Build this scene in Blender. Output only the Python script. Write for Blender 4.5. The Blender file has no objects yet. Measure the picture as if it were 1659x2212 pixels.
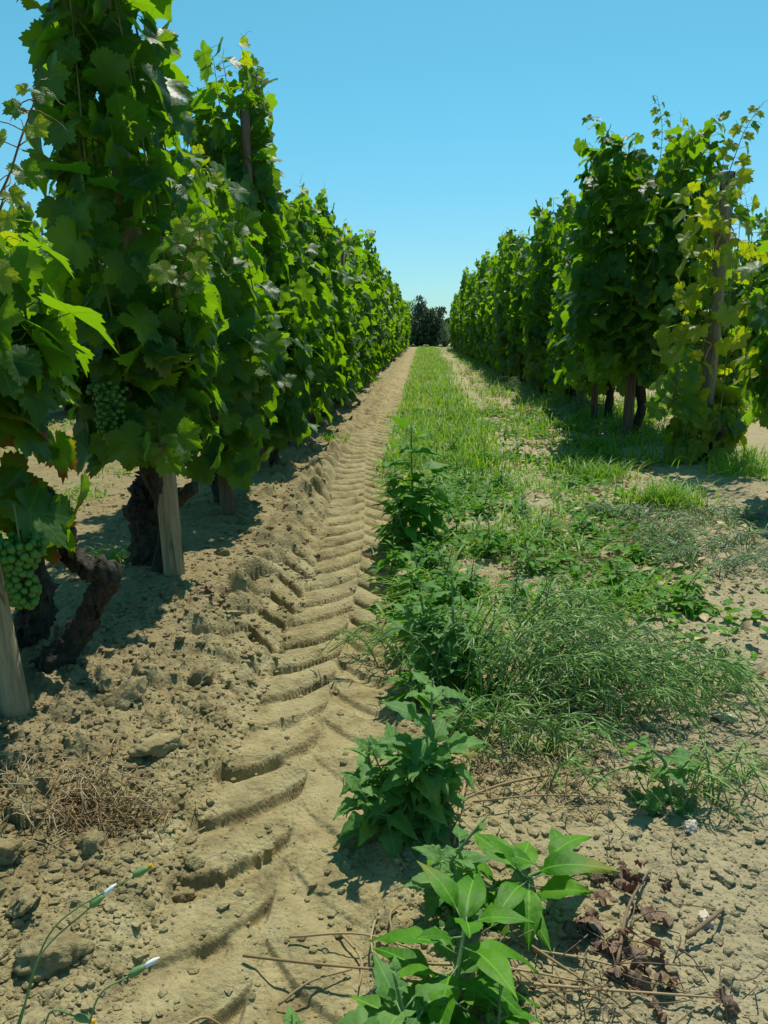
import bpy, math, random
import numpy as np
from mathutils import Vector, Matrix
random.seed(7); rng = np.random.default_rng(11)
sc = bpy.context.scene; COL = sc.collection
R = math.radians

# ------------------------------------------------------------------ camera, sky, sun, exposure
CAM_H = 0.95; PITCH = 13.45; YAW = 2.86; FPX = 1664.0; CX, CY = 829.5, 1106.0
cam = bpy.data.objects.new('camera', bpy.data.cameras.new('camera')); COL.objects.link(cam)
cam.location = (0, 0, CAM_H); cam.rotation_euler = (R(90 - PITCH), 0, R(YAW))
cam.data.sensor_fit = 'VERTICAL'; cam.data.sensor_height = 24; cam.data.lens = 24 * FPX / 2212
cam.data.clip_start = 0.02; cam.data.clip_end = 9000
sc.camera = cam
SUN_EL, SUN_AZ = 61.5, 12.0            # azimuth: degrees to the right of +Y (the row direction)
w = bpy.data.worlds.new('World'); sc.world = w; w.use_nodes = True
wn = w.node_tree.nodes; wl = w.node_tree.links
sky = wn.new('ShaderNodeTexSky'); sky.sky_type = 'NISHITA'; sky.sun_disc = False
sky.sun_elevation = R(SUN_EL); sky.sun_rotation = R(SUN_AZ)
sky.air_density = 1.0; sky.dust_density = 0.1; sky.ozone_density = 1.6; sky.altitude = 0
# clear summer sky: the same cyan cast all the way round, no warm band at the horizon
tcw = wn.new('ShaderNodeTexCoord'); sx_ = wn.new('ShaderNodeSeparateXYZ'); rp_ = wn.new('ShaderNodeValToRGB'); mw = wn.new('ShaderNodeMix')
mw.data_type = 'RGBA'; mw.blend_type = 'MULTIPLY'; mw.inputs[0].default_value = 1
wl.new(tcw.outputs['Generated'], sx_.inputs[0]); wl.new(sx_.outputs[2], rp_.inputs[0])
for i_, (p_, c_) in enumerate(((0.0, (.54, .86, 1.06)), (.10, (.58, 1.0, 1.09)), (.22, (.55, 1.22, 1.17)), (.40, (.60, 1.37, 1.20)))):
    e_ = rp_.color_ramp.elements[i_] if i_ < 2 else rp_.color_ramp.elements.new(p_)
    e_.position = p_; e_.color = (*c_, 1)
wl.new(sky.outputs[0], mw.inputs[6]); wl.new(rp_.outputs[0], mw.inputs[7])
wl.new(mw.outputs[2], wn['Background'].inputs[0]); wn['Background'].inputs[1].default_value = 0.103
sun = bpy.data.objects.new('sun', bpy.data.lights.new('sun', 'SUN')); COL.objects.link(sun)
sd = Vector((math.sin(R(SUN_AZ)) * math.cos(R(SUN_EL)), math.cos(R(SUN_AZ)) * math.cos(R(SUN_EL)), math.sin(R(SUN_EL))))
sun.rotation_euler = sd.to_track_quat('Z', 'Y').to_euler(); sun.location = sd * 30
sun.data.energy = 5.0; sun.data.angle = R(0.53); sun.data.color = (1.0, 0.95, 0.84)
sc.view_settings.view_transform = 'Standard'; sc.view_settings.look = 'None'
sc.view_settings.exposure = 0.0; sc.view_settings.gamma = 1; sc.view_settings.use_curve_mapping = False
sc.render.engine = 'CYCLES'
sc.cycles.max_bounces = 8; sc.cycles.diffuse_bounces = 2; sc.cycles.glossy_bounces = 2
sc.cycles.transmission_bounces = 4; sc.cycles.transparent_max_bounces = 4
sc.cycles.caustics_reflective = False; sc.cycles.caustics_refractive = False

# ------------------------------------------------------------------ pixel -> place helpers (authoring only)
_cp, _sp, _cy, _sy = math.cos(R(PITCH)), math.sin(R(PITCH)), math.cos(R(YAW)), math.sin(R(YAW))
def ray(px, py):
    a, b = (px - CX) / FPX, (CY - py) / FPX
    f = _cp + b * _sp; u = -_sp + b * _cp         # forward (level), up
    return Vector((a * _cy - f * _sy, a * _sy + f * _cy, u))
def G(px, py, z=0.0):
    d = ray(px, py); t = (z - CAM_H) / d.z
    return (d.x * t, d.y * t)
def PY(px, py, Y):
    d = ray(px, py); t = Y / d.y
    return Vector((d.x * t, Y, CAM_H + d.z * t))

# ------------------------------------------------------------------ noise
def _hash(ix, iy, s):
    n = (ix.astype(np.int64) * 374761393 + iy.astype(np.int64) * 668265263 + s * 1274126177) & 0xffffffff
    n = ((n ^ (n >> 13)) * 1274126177) & 0xffffffff
    n = ((n ^ (n >> 16)) * 2246822519) & 0xffffffff
    return ((n ^ (n >> 15)) & 0xffffff) / float(0xffffff)
def vn(x, y, s=0):
    x = np.asarray(x, float); y = np.asarray(y, float)
    ix, iy = np.floor(x), np.floor(y); fx, fy = x - ix, y - iy
    fx = fx * fx * (3 - 2 * fx); fy = fy * fy * (3 - 2 * fy)
    a, b, c, d = _hash(ix, iy, s), _hash(ix + 1, iy, s), _hash(ix, iy + 1, s), _hash(ix + 1, iy + 1, s)
    return a + (b - a) * fx + (c - a) * fy + (a - b - c + d) * fx * fy
def fbm(x, y, s=0, o=4, g=.5):
    v = 0; a = 1; t = 0
    for i in range(o):
        v = v + a * (vn(x * 2**i + 17 * i, y * 2**i - 9 * i, s + i) - .5); t += a; a *= g
    return v / t
def sst(a, b, x):
    t = np.clip((x - a) / (b - a), 0, 1); return t * t * (3 - 2 * t)
def cell(x, y, s=0):
    """distance to the nearest jittered point and that point's own random value"""
    ix, iy = np.floor(x), np.floor(y); best = np.full(np.shape(x), 9.0); val = np.zeros(np.shape(x))
    for i in (-1, 0, 1):
        for j in (-1, 0, 1):
            jx, jy = ix + i, iy + j
            qx = jx + _hash(jx, jy, s + 5); qy = jy + _hash(jx, jy, s + 6)
            d = np.hypot(x - qx, y - qy); m = d < best
            best = np.where(m, d, best); val = np.where(m, _hash(jx, jy, s + 7), val)
    return best, val

# ------------------------------------------------------------------ the lie of the land
ROW0, ROWS = -0.98, 2.94
PERIOD = 0.19
def trackx(y): return -0.25 - 0.20 * sst(2.6, 6.5, y) - .12 * sst(8, 30, y)
def lug(ph, D):
    p = ph - np.floor(ph)
    return -D * (sst(0.0, .30, p) - .76 * sst(.43, .505, p) - .24 * sst(.49, .80, p))
def arm(t):                      # how far the tread bar falls back from its tip
    a = np.clip(np.abs(t) / .19, 0, 1.25)
    return .165 * (1 - (1 - np.minimum(a, 1)) ** 1.8)
def gh(x, y, fine=True):
    x = np.asarray(x, float); y = np.asarray(y, float)
    near = 1 - sst(20, 45, np.hypot(x, y))
    dr = (x - ROW0 + ROWS / 2) % ROWS - ROWS / 2
    inrow = sst(-1.5, 0.2, y) * (1 - sst(38, 42, y))
    z = .055 * np.exp(-(dr / .33) ** 2) * inrow
    z = z + .05 * fbm(x * .9, y * .9, 3, 3) * near
    z = z + .5 * fbm(x * .01, y * .01, 5, 3) * sst(60, 300, np.hypot(x, y))
    if not fine: return z
    tc = trackx(y); t = x - tc
    wob = .020 * fbm(x * 7, y * 7, 21, 3)
    intr = sst(-.24, -.19, t + wob * 2) * (1 - sst(.165, .21, t + wob * 2)) * (1 - sst(33, 37, y))
    y2 = y + wob * 1.6
    left = lug((y2 + arm(t)) / PERIOD + .42, .060 + .022 * sst(1.8, 3.0, y)) * sst(-.005, .012, -t) * (1 - sst(.185, .20, -t + .03 * fbm(x * 0, y * 9, 37, 2)))
    right = lug((y2 + arm(t)) / PERIOD + .92, .040 + .02 * sst(1.8, 3.0, y)) * sst(-.005, .012, t) * (1 - sst(.14, .18, t))
    wear = (.55 + .45 * sst(-.2, .1, fbm(x * 2.2, y * 2.2, 33, 2))) * (.55 + .45 * sst(-.16, .0, fbm(x * 9, y * 9, 36, 2))) 
    wr = .5 + .5 * sst(-.12, .15, fbm(x * 1.3 + 5, y * 1.3, 34, 2))
    z = z - .022 * intr + (left * wear + right * wr * (.40 + .60 * sst(1.45, 1.9, y))) * near
    # an older pass just left of it
    t3 = t + .315
    old = lug((y2 + arm(t3 - .0) * .8) / PERIOD + .1, .050) * sst(-.165, -.13, t3) * (1 - sst(.09, .13, t3))
    oldm = sst(1.5, 2.0, y) * (1 - sst(9, 14, y)) * (.45 + .55 * sst(-.1, .1, fbm(x * 2, y * 2, 40, 2)))
    z = z + old * oldm * near - .010 * oldm * sst(-.19, -.12, t3) * (1 - sst(.12, .17, t3))
    # faint second wheel track on the right of the aisle
    t4 = x - 1.0 - .05 * np.sin(y * .3)
    tr4 = (1 - sst(.12, .2, np.abs(t4)))
    z = z - .012 * tr4 + lug((y + arm(t4)) / PERIOD, .022) * tr4 * sst(0, .15, fbm(x * 1.1, y * 1.1, 60, 2)) * near
    # crumbly soil outside the pressed track
    crumble = sst(.02, .12, fbm(x * 3.1, y * 3.1, 39, 2)); intr = intr * (1 - .45 * crumble) * (1 - .55 * sst(.10, .17, t))
    flat = np.maximum(intr, .8 * oldm * sst(-.19, -.12, t3) * (1 - sst(.12, .17, t3)))
    lcr = sst(.15, .30, -t) * (1 - sst(.9, 1.3, -t)) * sst(-.1, .1, fbm(x*1.7, y*1.7, 91, 2) + .06)
    rough = np.clip((1 - flat) * (.65 + .95 * lcr) + .13, 0, 1.6)
    c1, v1 = cell(x * 9, y * 9, 70); c2, v2 = cell(x * 24 + 3, y * 24, 71); c3, v3 = cell(x * 52, y * 52, 72); c4, v4 = cell(x * 105, y * 105, 73)
    patch = .35 + .65 * sst(-.10, .10, fbm(x * 4, y * 4, 77, 2))
    lump = .042 * v1 * sst(.55, .12, c1) * (v1 > .55) * lcr
    z = z + near * (lump + rough * (.019 * fbm(x * 7, y * 7, 10, 4, .62)
                    + .014 * v2 * sst(.62, .0, c2) * (v2 > .45) + patch * (.0065 * v3 * sst(.62, .05, c3) + .0062 * v4 * sst(.65, .05, c4))))
    # churned ridge of soil pushed up along the left row
    rb = np.exp(-((x + .66 + .05 * fbm(x * 0, y * 2, 44, 2)) / .10) ** 2) * sst(1.6, 2.4, y) * (1 - sst(16, 24, y))
    z = z + rb * (.035 + .10 * fbm(x * 9, y * 9, 45, 3) + .03 * v1 * sst(.6, .1, c1))
    z = z + near * .0030 * fbm(x * 60, y * 60, 12, 3)
    return z
def ghs(x, y): return float(gh(np.array([x]), np.array([y]))[0])
def ghc(x, y): return float(gh(np.array([x]), np.array([y]), False)[0])

# ------------------------------------------------------------------ linking helpers
def np_mesh(name, V, F, mat=None, leaf=None, smooth=True):
    V = np.asarray(V, np.float32); F = np.asarray(F, np.int32); k = F.shape[1]
    me = bpy.data.meshes.new(name)
    me.vertices.add(len(V)); me.vertices.foreach_set('co', V.ravel())
    me.loops.add(F.size); me.loops.foreach_set('vertex_index', F.ravel())
    me.polygons.add(len(F)); me.polygons.foreach_set('loop_start', np.arange(0, F.size, k, dtype=np.int32))
    me.polygons.foreach_set('use_smooth', np.full(len(F), smooth))
    if leaf is not None:
        at = me.attributes.new('leaf', 'FLOAT_VECTOR', 'POINT'); at.data.foreach_set('vector', np.asarray(leaf, np.float32).ravel())
    me.update(calc_edges=True)
    if mat: me.materials.append(mat)
    return me
def link(name, data, parent=None, loc=None, kind=None):
    o = bpy.data.objects.new(name, data); COL.objects.link(o)
    if parent is not None: o.parent = parent
    if loc is not None: o.location = loc
    if kind: o['kind'] = kind
    return o
def thing(name, label, cat, loc=(0, 0, 0), group=None, rotz=0, data=None):
    o = link(name, data, None, loc); o.rotation_euler = (0, 0, rotz)
    o['label'] = label; o['category'] = cat
    if group: o['group'] = group
    return o

def tube(path, rad, n=8, rough=0.0, seed=0, freq=14, rk=None):
    """rows of rings along a path; returns V, F(quads)"""
    P = np.array([tuple(p) for p in path], float); m = len(P)
    rad = np.broadcast_to(np.asarray(rad, float), (m,))
    T = np.gradient(P, axis=0); T /= np.linalg.norm(T, axis=1)[:, None] + 1e-9
    up = np.array([0.31, 0.9, 0.2]); V = []
    for i in range(m):
        a = np.cross(T[i], up); a /= np.linalg.norm(a) + 1e-9; b = np.cross(T[i], a)
        th = np.linspace(0, 2 * math.pi, n, endpoint=False)
        r = rad[i] * np.ones(n)
        if rough: r = r * (1 + rough * 2 * (vn(np.cos(th) * 1.6 + 5 + seed, np.sin(th) * 1.6 + i * .35 * freq / 14, seed) - .5)
                           + rough * 1.2 * (vn(np.cos(th) * 3 + 9, np.sin(th) * 3 + i * .6, seed + 4) - .5))
        if rough > .2: r = r * (1 + .5 * (np.abs(vn(np.cos(th) * 5 + 9 + i * .08, np.sin(th) * 5 + i * .22, seed + 8) - .5) - .25) + .25 * (vn(np.cos(th) * 9 + i * .5, np.sin(th) * 9 - i * .9, seed + 9) - .5))
        V.append(P[i] + np.outer(r * np.cos(th), a) + np.outer(r * np.sin(th), b))
    V = np.concatenate(V); F = []
    for i in range(m - 1):
        for j in range(n):
            k = (j + 1) % n
            F.append((i * n + j, i * n + k, (i + 1) * n + k, (i + 1) * n + j))
    c0 = len(V); V = np.vstack([V, P[0], P[-1]])
    for j in range(n):
        k = (j + 1) % n
        F.append((c0, k, j, j)); F.append((c0 + 1, (m - 1) * n + j, (m - 1) * n + k, (m - 1) * n + k))
    return V, np.array(F)
def quads_to_tris(F):
    out = []
    for f in F:
        if f[2] == f[3]: out.append((f[0], f[1], f[2]))
        else: out += [(f[0], f[1], f[2]), (f[0], f[2], f[3])]
    return np.array(out)
class Bag:
    def __init__(s): s.V = []; s.F = []; s.L = []; s.n = 0
    def add(s, V, F, L=None):
        V = np.asarray(V, float); F = np.asarray(F)
        if F.shape[1] == 4: F = quads_to_tris(F)
        s.V.append(V); s.F.append(F + s.n); s.n += len(V)
        s.L.append(np.zeros((len(V), 3)) if L is None else L)
    def tube(s, path, rad, n=6, **k): 
        V, F = tube(path, rad, n, **k); s.add(V, F)
    def mesh(s, name, mat, smooth=True):
        return np_mesh(name, np.concatenate(s.V), np.concatenate(s.F), mat, np.concatenate(s.L), smooth)
def spline(pts, n):
    P = np.array([tuple(p) for p in pts], float)
    P = np.vstack([2 * P[0] - P[1], P, 2 * P[-1] - P[-2]]); out = []
    m = len(P) - 3
    for q in np.linspace(0, m - 1e-6, n):
        i = int(q); t = q - i; a, b, c, d = P[i], P[i + 1], P[i + 2], P[i + 3]
        out.append(.5 * ((2 * b) + (-a + c) * t + (2 * a - 5 * b + 4 * c - d) * t * t + (-a + 3 * b - 3 * c + d) * t ** 3))
    return np.array(out)

# ------------------------------------------------------------------ materials
class NT:
    def __init__(s, name):
        s.m = bpy.data.materials.new(name); s.m.use_nodes = True; s.t = s.m.node_tree; s.t.nodes.clear()
        s.out = s.t.nodes.new('ShaderNodeOutputMaterial')
    def n(s, typ, **kw):
        nd = s.t.nodes.new(typ)
        for k, v in kw.items():
            if k.startswith('i_'):
                key = k[2:]; key = int(key) if key.isdigit() else key
                inp = nd.inputs[key]
                if hasattr(v, 'is_linked') or isinstance(v, bpy.types.NodeSocket): s.t.links.new(v, inp)
                else: inp.default_value = v
            else: setattr(nd, k, v)
        return nd
    def math(s, op, a, b=0.0, c=None, clamp=False):
        nd = s.t.nodes.new('ShaderNodeMath'); nd.operation = op; nd.use_clamp = clamp
        for i, v in enumerate((a, b) if c is None else (a, b, c)):
            if isinstance(v, bpy.types.NodeSocket): s.t.links.new(v, nd.inputs[i])
            else: nd.inputs[i].default_value = v
        return nd.outputs[0]
    def mix(s, f, a, b, typ='MIX'):
        nd = s.t.nodes.new('ShaderNodeMix'); nd.data_type = 'RGBA'; nd.blend_type = typ
        for i, v in ((0, f), (6, a), (7, b)):
            if isinstance(v, bpy.types.NodeSocket): s.t.links.new(v, nd.inputs[i])
            else: nd.inputs[i].default_value = v if i == 0 else (*v, 1) if len(v) == 3 else v
        return nd.outputs[2]
    def ramp(s, f, stops):
        nd = s.t.nodes.new('ShaderNodeValToRGB'); s.t.links.new(f, nd.inputs[0]); e = nd.color_ramp.elements
        while len(e) < len(stops): e.new(.5)
        for i, (p, c) in enumerate(stops): e[i].position = p; e[i].color = (*c, 1)
        return nd.outputs[0]
    def noise(s, vec, scale, detail=4, rough=.55, dist=0):
        return s.n('ShaderNodeTexNoise', i_Vector=vec, i_Scale=scale, i_Detail=detail, i_Roughness=rough, i_Distortion=dist).outputs[0]
    def step(s, x, a, b):
        nd = s.t.nodes.new('ShaderNodeMapRange'); nd.clamp = True
        s.t.links.new(x, nd.inputs[0]); nd.inputs[1].default_value = a; nd.inputs[2].default_value = b
        return nd.outputs[0]

def leaf_material(name, greens, young, back, trans, gloss=.42, spec=.5, veins='palmate', tmix=.36, bump=.35, red=(.30, .05, .02)):
    t = NT(name)
    at = t.n('ShaderNodeAttribute', attribute_name='leaf'); sp = t.n('ShaderNodeSeparateXYZ', i_0=at.outputs['Vector'])
    u, v, z = sp.outputs
    oi = t.n('ShaderNodeObjectInfo')
    r = t.math('FRACT', t.math('ADD', z, oi.outputs['Random']))
    isyoung = t.math('MULTIPLY', t.math('GREATER_THAN', z, 1.5), t.math('LESS_THAN', z, 3.5))
    isred = t.math('GREATER_THAN', z, 3.5)
    au = t.math('ABSOLUTE', u)
    lines = None
    angs = (0, 50, 112) if veins == 'palmate' else (0,)
    for a in angs:
        s_, c_ = math.sin(R(a)), math.cos(R(a))
        cr = t.math('ABSOLUTE', t.math('SUBTRACT', t.math('MULTIPLY', au, c_), t.math('MULTIPLY', v, s_)))
        dt = t.math('ADD', t.math('MULTIPLY', au, s_), t.math('MULTIPLY', v, c_))
        wd = t.math('MULTIPLY_ADD', dt, -.018, .030) if veins == 'palmate' else t.math('MULTIPLY_ADD', dt, -.012, .018)
        ln = t.math('MULTIPLY', t.math('LESS_THAN', cr, wd), t.math('GREATER_THAN', dt, 0.0))
        # side veins leaving each main vein
        sv = t.math('SINE', t.math('MULTIPLY', t.math('SUBTRACT', dt, t.math('MULTIPLY', cr, 1.0)), 34.0 if veins == 'palmate' else 62.0))
        sv = t.math('MULTIPLY', t.math('GREATER_THAN', sv, .93), t.math('LESS_THAN', cr, .26 if veins == 'palmate' else .5))
        sv = t.math('MULTIPLY', sv, t.math('GREATER_THAN', dt, .05)); sv = t.math('MULTIPLY', sv, .35 if veins == 'palmate' else .4)
        ln = t.math('MAXIMUM', ln, sv)
        lines = ln if lines is None else t.math('MAXIMUM', lines, ln)
    uvw = t.n('ShaderNodeCombineXYZ', i_0=u, i_1=v, i_2=t.math('MULTIPLY', r, 31.0)).outputs[0]
    col = t.ramp(r, [(0, greens[0]), (.55, greens[1]), (1, greens[2])])
    col = t.mix(t.math('MULTIPLY', isyoung, .85), col, young)
    mott = t.noise(uvw, 2.2, 3)
    col = t.mix(t.math('MULTIPLY', t.step(mott, .45, .75), .45), col, [c * 1.35 for c in greens[2]])
    col = t.mix(t.math('MULTIPLY', t.step(mott, .5, .32), .4), col, [c * .7 for c in greens[0]])
    spot = t.noise(uvw, 16.0, 2)
    col = t.mix(t.math('MULTIPLY', t.step(spot, .70, .76), .7), col, (.20, .16, .06))
    rim = t.step(t.math('ADD', t.math('ADD', t.math('MULTIPLY', au, au), t.math('MULTIPLY', v, v)), t.math('MULTIPLY', mott, .6)), .6, 1.0)
    col = t.mix(t.math('MULTIPLY', isred, rim), col, red)
    # a few leaves carry a dry yellow edge
    tired = t.math('GREATER_THAN', t.math('FRACT', t.math('MULTIPLY', r, 13.7)), .93)
    col = t.mix(t.math('MULTIPLY', tired, t.math('MULTIPLY', rim, .7)), col, (.26, .20, .04))
    front = t.mix(t.math('MULTIPLY', lines, .45), col, [min(1, c * 2.2 + .02) for c in greens[2]])
    geo = t.n('ShaderNodeNewGeometry')
    colb = t.mix(.5, front, back)
    base = t.mix(geo.outputs['Backfacing'], front, colb)
    vor = t.n('ShaderNodeTexVoronoi', i_Vector=uvw, i_Scale=7.0).outputs[0]
    hgt = t.math('SUBTRACT', t.math('MULTIPLY', vor, -.7), t.math('MULTIPLY', lines, .6))
    bp = t.n('ShaderNodeBump', i_Strength=bump, i_Distance=.004, i_Height=hgt)
    p = t.n('ShaderNodeBsdfPrincipled', i_Roughness=gloss); t.t.links.new(base, p.inputs['Base Color'])
    p.inputs['Specular IOR Level'].default_value = spec; t.t.links.new(bp.outputs[0], p.inputs['Normal'])
    tc = t.mix(t.math('MULTIPLY', isyoung, .8), trans, [min(1, trans[0] * 2.0 + .05), min(1, trans[1] * 1.25), trans[2]])
    tc = t.mix(t.math('MULTIPLY', t.math('MULTIPLY', isred, rim), .9), tc, (.5, .08, .01))
    tc = t.mix(t.math('MULTIPLY', lines, .35), tc, [c * .45 for c in trans])
    tr = t.n('ShaderNodeBsdfTranslucent'); t.t.links.new(tc, tr.inputs[0]); t.t.links.new(bp.outputs[0], tr.inputs[1])
    mx = t.n('ShaderNodeMixShader', i_0=tmix); t.t.links.new(p.outputs[0], mx.inputs[1]); t.t.links.new(tr.outputs[0], mx.inputs[2])
    t.t.links.new(mx.outputs[0], t.out.inputs[0])
    return t.m
M_VINE = leaf_material('vine_leaf', [(.007, .046, .005), (.015, .068, .006), (.034, .105, .008)], (.22, .28, .025),
                       (.07, .14, .06), (.30, .58, .006), gloss=.46, spec=.30, tmix=.44)
M_AMA = leaf_material('amaranth_leaf', [(.036, .14, .008), (.058, .19, .010), (.10, .25, .015)], (.13, .30, .04),
                      (.10, .20, .06), (.22, .56, .01), gloss=.55, spec=.22, veins='pinnate', tmix=.28)
M_GOOSE = leaf_material('goosefoot_leaf', [(.06, .165, .035), (.09, .21, .045), (.13, .26, .065)], (.12, .24, .09),
                        (.16, .24, .14), (.28, .62, .05), gloss=.6, spec=.3, veins='pinnate', tmix=.34)
M_GRASS = leaf_material('grass_blade', [(.065, .18, .008), (.16, .33, .012), (.26, .41, .02)], (.30, .30, .10),
                        (.08, .2, .03), (.40, .75, .02), gloss=.5, spec=.3, veins='none', tmix=.27, bump=.1)
M_GREYW = leaf_material('wilted_weed', [(.09, .15, .08), (.13, .20, .11), (.18, .24, .14)], (.30, .30, .14),
                        (.2, .26, .18), (.25, .4, .12), gloss=.6, spec=.25, veins='none', tmix=.25, bump=.1)
M_PINE = leaf_material('conifer_leaf', [(.04, .07, .035), (.06, .095, .045), (.085, .125, .06)], (.06, .1, .03),
                       (.02, .05, .02), (.04, .10, .02), gloss=.6, spec=.2, veins='none', tmix=.2, bump=.1)
M_STRAW = leaf_material('dry_straw', [(.26, .17, .075), (.36, .25, .12), (.46, .36, .20)], (.5, .4, .2),
                        (.4, .3, .15), (.4, .28, .12), gloss=.6, spec=.25, veins='none', tmix=.12, bump=.1)
M_DEADRED = leaf_material('dead_red_leaf', [(.12, .075, .05), (.18, .115, .08), (.25, .17, .12)], (.2, .1, .05),
                          (.16, .08, .06), (.2, .06, .03), gloss=.7, spec=.2, veins='none', tmix=.12, bump=.5)

def soil_material(name, tint=1.0, ground=False):
    t = NT(name)
    tc = t.n('ShaderNodeNewGeometry').outputs['Position']
    a = t.noise(tc, 1.3, 4, .6); b = t.noise(tc, 14, 6, .65); c = t.noise(tc, 120, 5, .7); d = t.noise(tc, 420, 3, .6)
    col = t.ramp(b, [(.28, (.190, .145, .066)), (.50, (.350, .286, .137)), (.70, (.455, .380, .200))])
    col = t.mix(t.math('MULTIPLY', t.step(a, .42, .68), .55), col, (.43, .375, .21))
    col = t.mix(t.math('MULTIPLY', t.step(c, .62, .74), .5), col, (.48, .44, .28))
    col = t.mix(t.math('MULTIPLY', t.step(c, .40, .30), .5), col, (.18, .135, .062))
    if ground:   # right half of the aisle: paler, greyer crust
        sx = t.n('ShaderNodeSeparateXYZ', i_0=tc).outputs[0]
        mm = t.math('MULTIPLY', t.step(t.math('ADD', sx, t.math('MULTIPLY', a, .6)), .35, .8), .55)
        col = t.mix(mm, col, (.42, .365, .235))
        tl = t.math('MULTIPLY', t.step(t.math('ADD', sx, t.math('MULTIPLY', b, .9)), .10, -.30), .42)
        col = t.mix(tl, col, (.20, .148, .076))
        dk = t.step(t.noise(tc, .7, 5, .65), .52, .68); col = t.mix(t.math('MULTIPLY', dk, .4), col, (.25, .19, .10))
    if tint != 1: col = t.mix(1.0, col, (tint, tint, tint), 'MULTIPLY')
    p = t.n('ShaderNodeBsdfPrincipled', i_Roughness=.95); t.t.links.new(col, p.inputs['Base Color'])
    p.inputs['Specular IOR Level'].default_value = .12
    vor = t.n('ShaderNodeTexVoronoi', i_Vector=tc, i_Scale=95.0).outputs[0]
    h = t.math('ADD', t.math('MULTIPLY', c, .9), t.math('MULTIPLY', d, .35)); h = t.math('SUBTRACT', h, t.math('MULTIPLY', vor, .5))
    bp = t.n('ShaderNodeBump', i_Strength=.9, i_Distance=.008, i_Height=h); t.t.links.new(bp.outputs[0], p.inputs['Normal'])
    t.t.links.new(p.outputs[0], t.out.inputs[0]); return t.m
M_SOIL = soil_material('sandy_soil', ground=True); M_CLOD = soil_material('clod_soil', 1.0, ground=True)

def wood_material(name, c0, c1, dark, sx=1.0, bump=.5, stretch=.06, scale=60):
    t = NT(name); tc = t.n('ShaderNodeTexCoord').outputs['Object']
    mp = t.n('ShaderNodeMapping', i_Vector=tc); mp.inputs['Scale'].default_value = (1, 1, stretch)
    oi = t.n('ShaderNodeObjectInfo').outputs['Random']
    v = t.n('ShaderNodeVectorMath', operation='ADD', i_0=mp.outputs[0], i_1=t.n('ShaderNodeCombineXYZ', i_0=oi, i_1=oi, i_2=oi).outputs[0]).outputs[0]
    a = t.noise(v, scale, 6, .65); b = t.noise(v, scale * .35, 4, .6, .6)
    col = t.ramp(a, [(.3, c0), (.7, c1)])
    crack = t.step(b, .40, .34); crack2 = t.step(a, .36, .30)
    col = t.mix(t.math('MAXIMUM', crack, t.math('MULTIPLY', crack2, .5)), col, dark)
    p = t.n('ShaderNodeBsdfPrincipled', i_Roughness=.85); t.t.links.new(col, p.inputs['Base Color']); p.inputs['Specular IOR Level'].default_value = .2
    h = t.math('SUBTRACT', a, t.math('MULTIPLY', crack, 1.5))
    bp = t.n('ShaderNodeBump', i_Strength=bump, i_Distance=.006, i_Height=h); t.t.links.new(bp.outputs[0], p.inputs['Normal'])
    t.t.links.new(p.outputs[0], t.out.inputs[0]); return t.m
M_STAKE = wood_material('weathered_wood', (.20, .150, .088), (.42, .33, .205), (.03, .022, .014))
M_POST = wood_material('grey_post_wood', (.13, .115, .09), (.30, .27, .215), (.02, .018, .014))
M_STAKE_SHADED = wood_material('shaded_stake_wood', (.09, .065, .042), (.19, .145, .10), (.02, .015, .01))  # stake wood with canopy shade put into its colour, for stakes under leaves
M_BARK = wood_material('vine_bark', (.016, .015, .011), (.078, .070, .052), (.006, .005, .004), bump=1.0, stretch=.3, scale=80)
def plain(name, c, rough=.6, spec=.3, var=.35, trans=None):
    t = NT(name); tc = t.n('ShaderNodeTexCoord').outputs['Object']; a = t.noise(tc, 40, 4)
    col = t.mix(a, [x * (1 - var) for x in c], [min(1, x * (1 + var)) for x in c])
    p = t.n('ShaderNodeBsdfPrincipled', i_Roughness=rough); t.t.links.new(col, p.inputs['Base Color']); p.inputs['Specular IOR Level'].default_value = spec
    if trans:
        p.inputs['Subsurface Weight'].default_value = trans; p.inputs['Subsurface Radius'].default_value = (.006, .01, .003); p.inputs['Subsurface Scale'].default_value = 1
    t.t.links.new(p.outputs[0], t.out.inputs[0]); return t.m
M_CANE = plain('green_cane', (.13, .17, .045)); M_CANEB = plain('brown_cane', (.17, .10, .045))
M_STEM = plain('weed_stem', (.14, .24, .08)); M_GRAPE = plain('green_grape', (.060, .165, .022), .45, .35, .35)
M_TWINE = plain('twine', (.42, .28, .11), .9); M_STONE = plain('pale_stone', (.50, .44, .34), .9, .1, .2)
M_DOWN = plain('white_down', (.75, .76, .72), .9, .1, .05); M_YEL = plain('yellow_floret', (.75, .42, .02), .7)
M_HILL = plain('far_hill', (.10, .14, .13), .95, .0, .3); M_STICK = plain('grey_stick', (.20, .14, .09), .85, .15)

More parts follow.
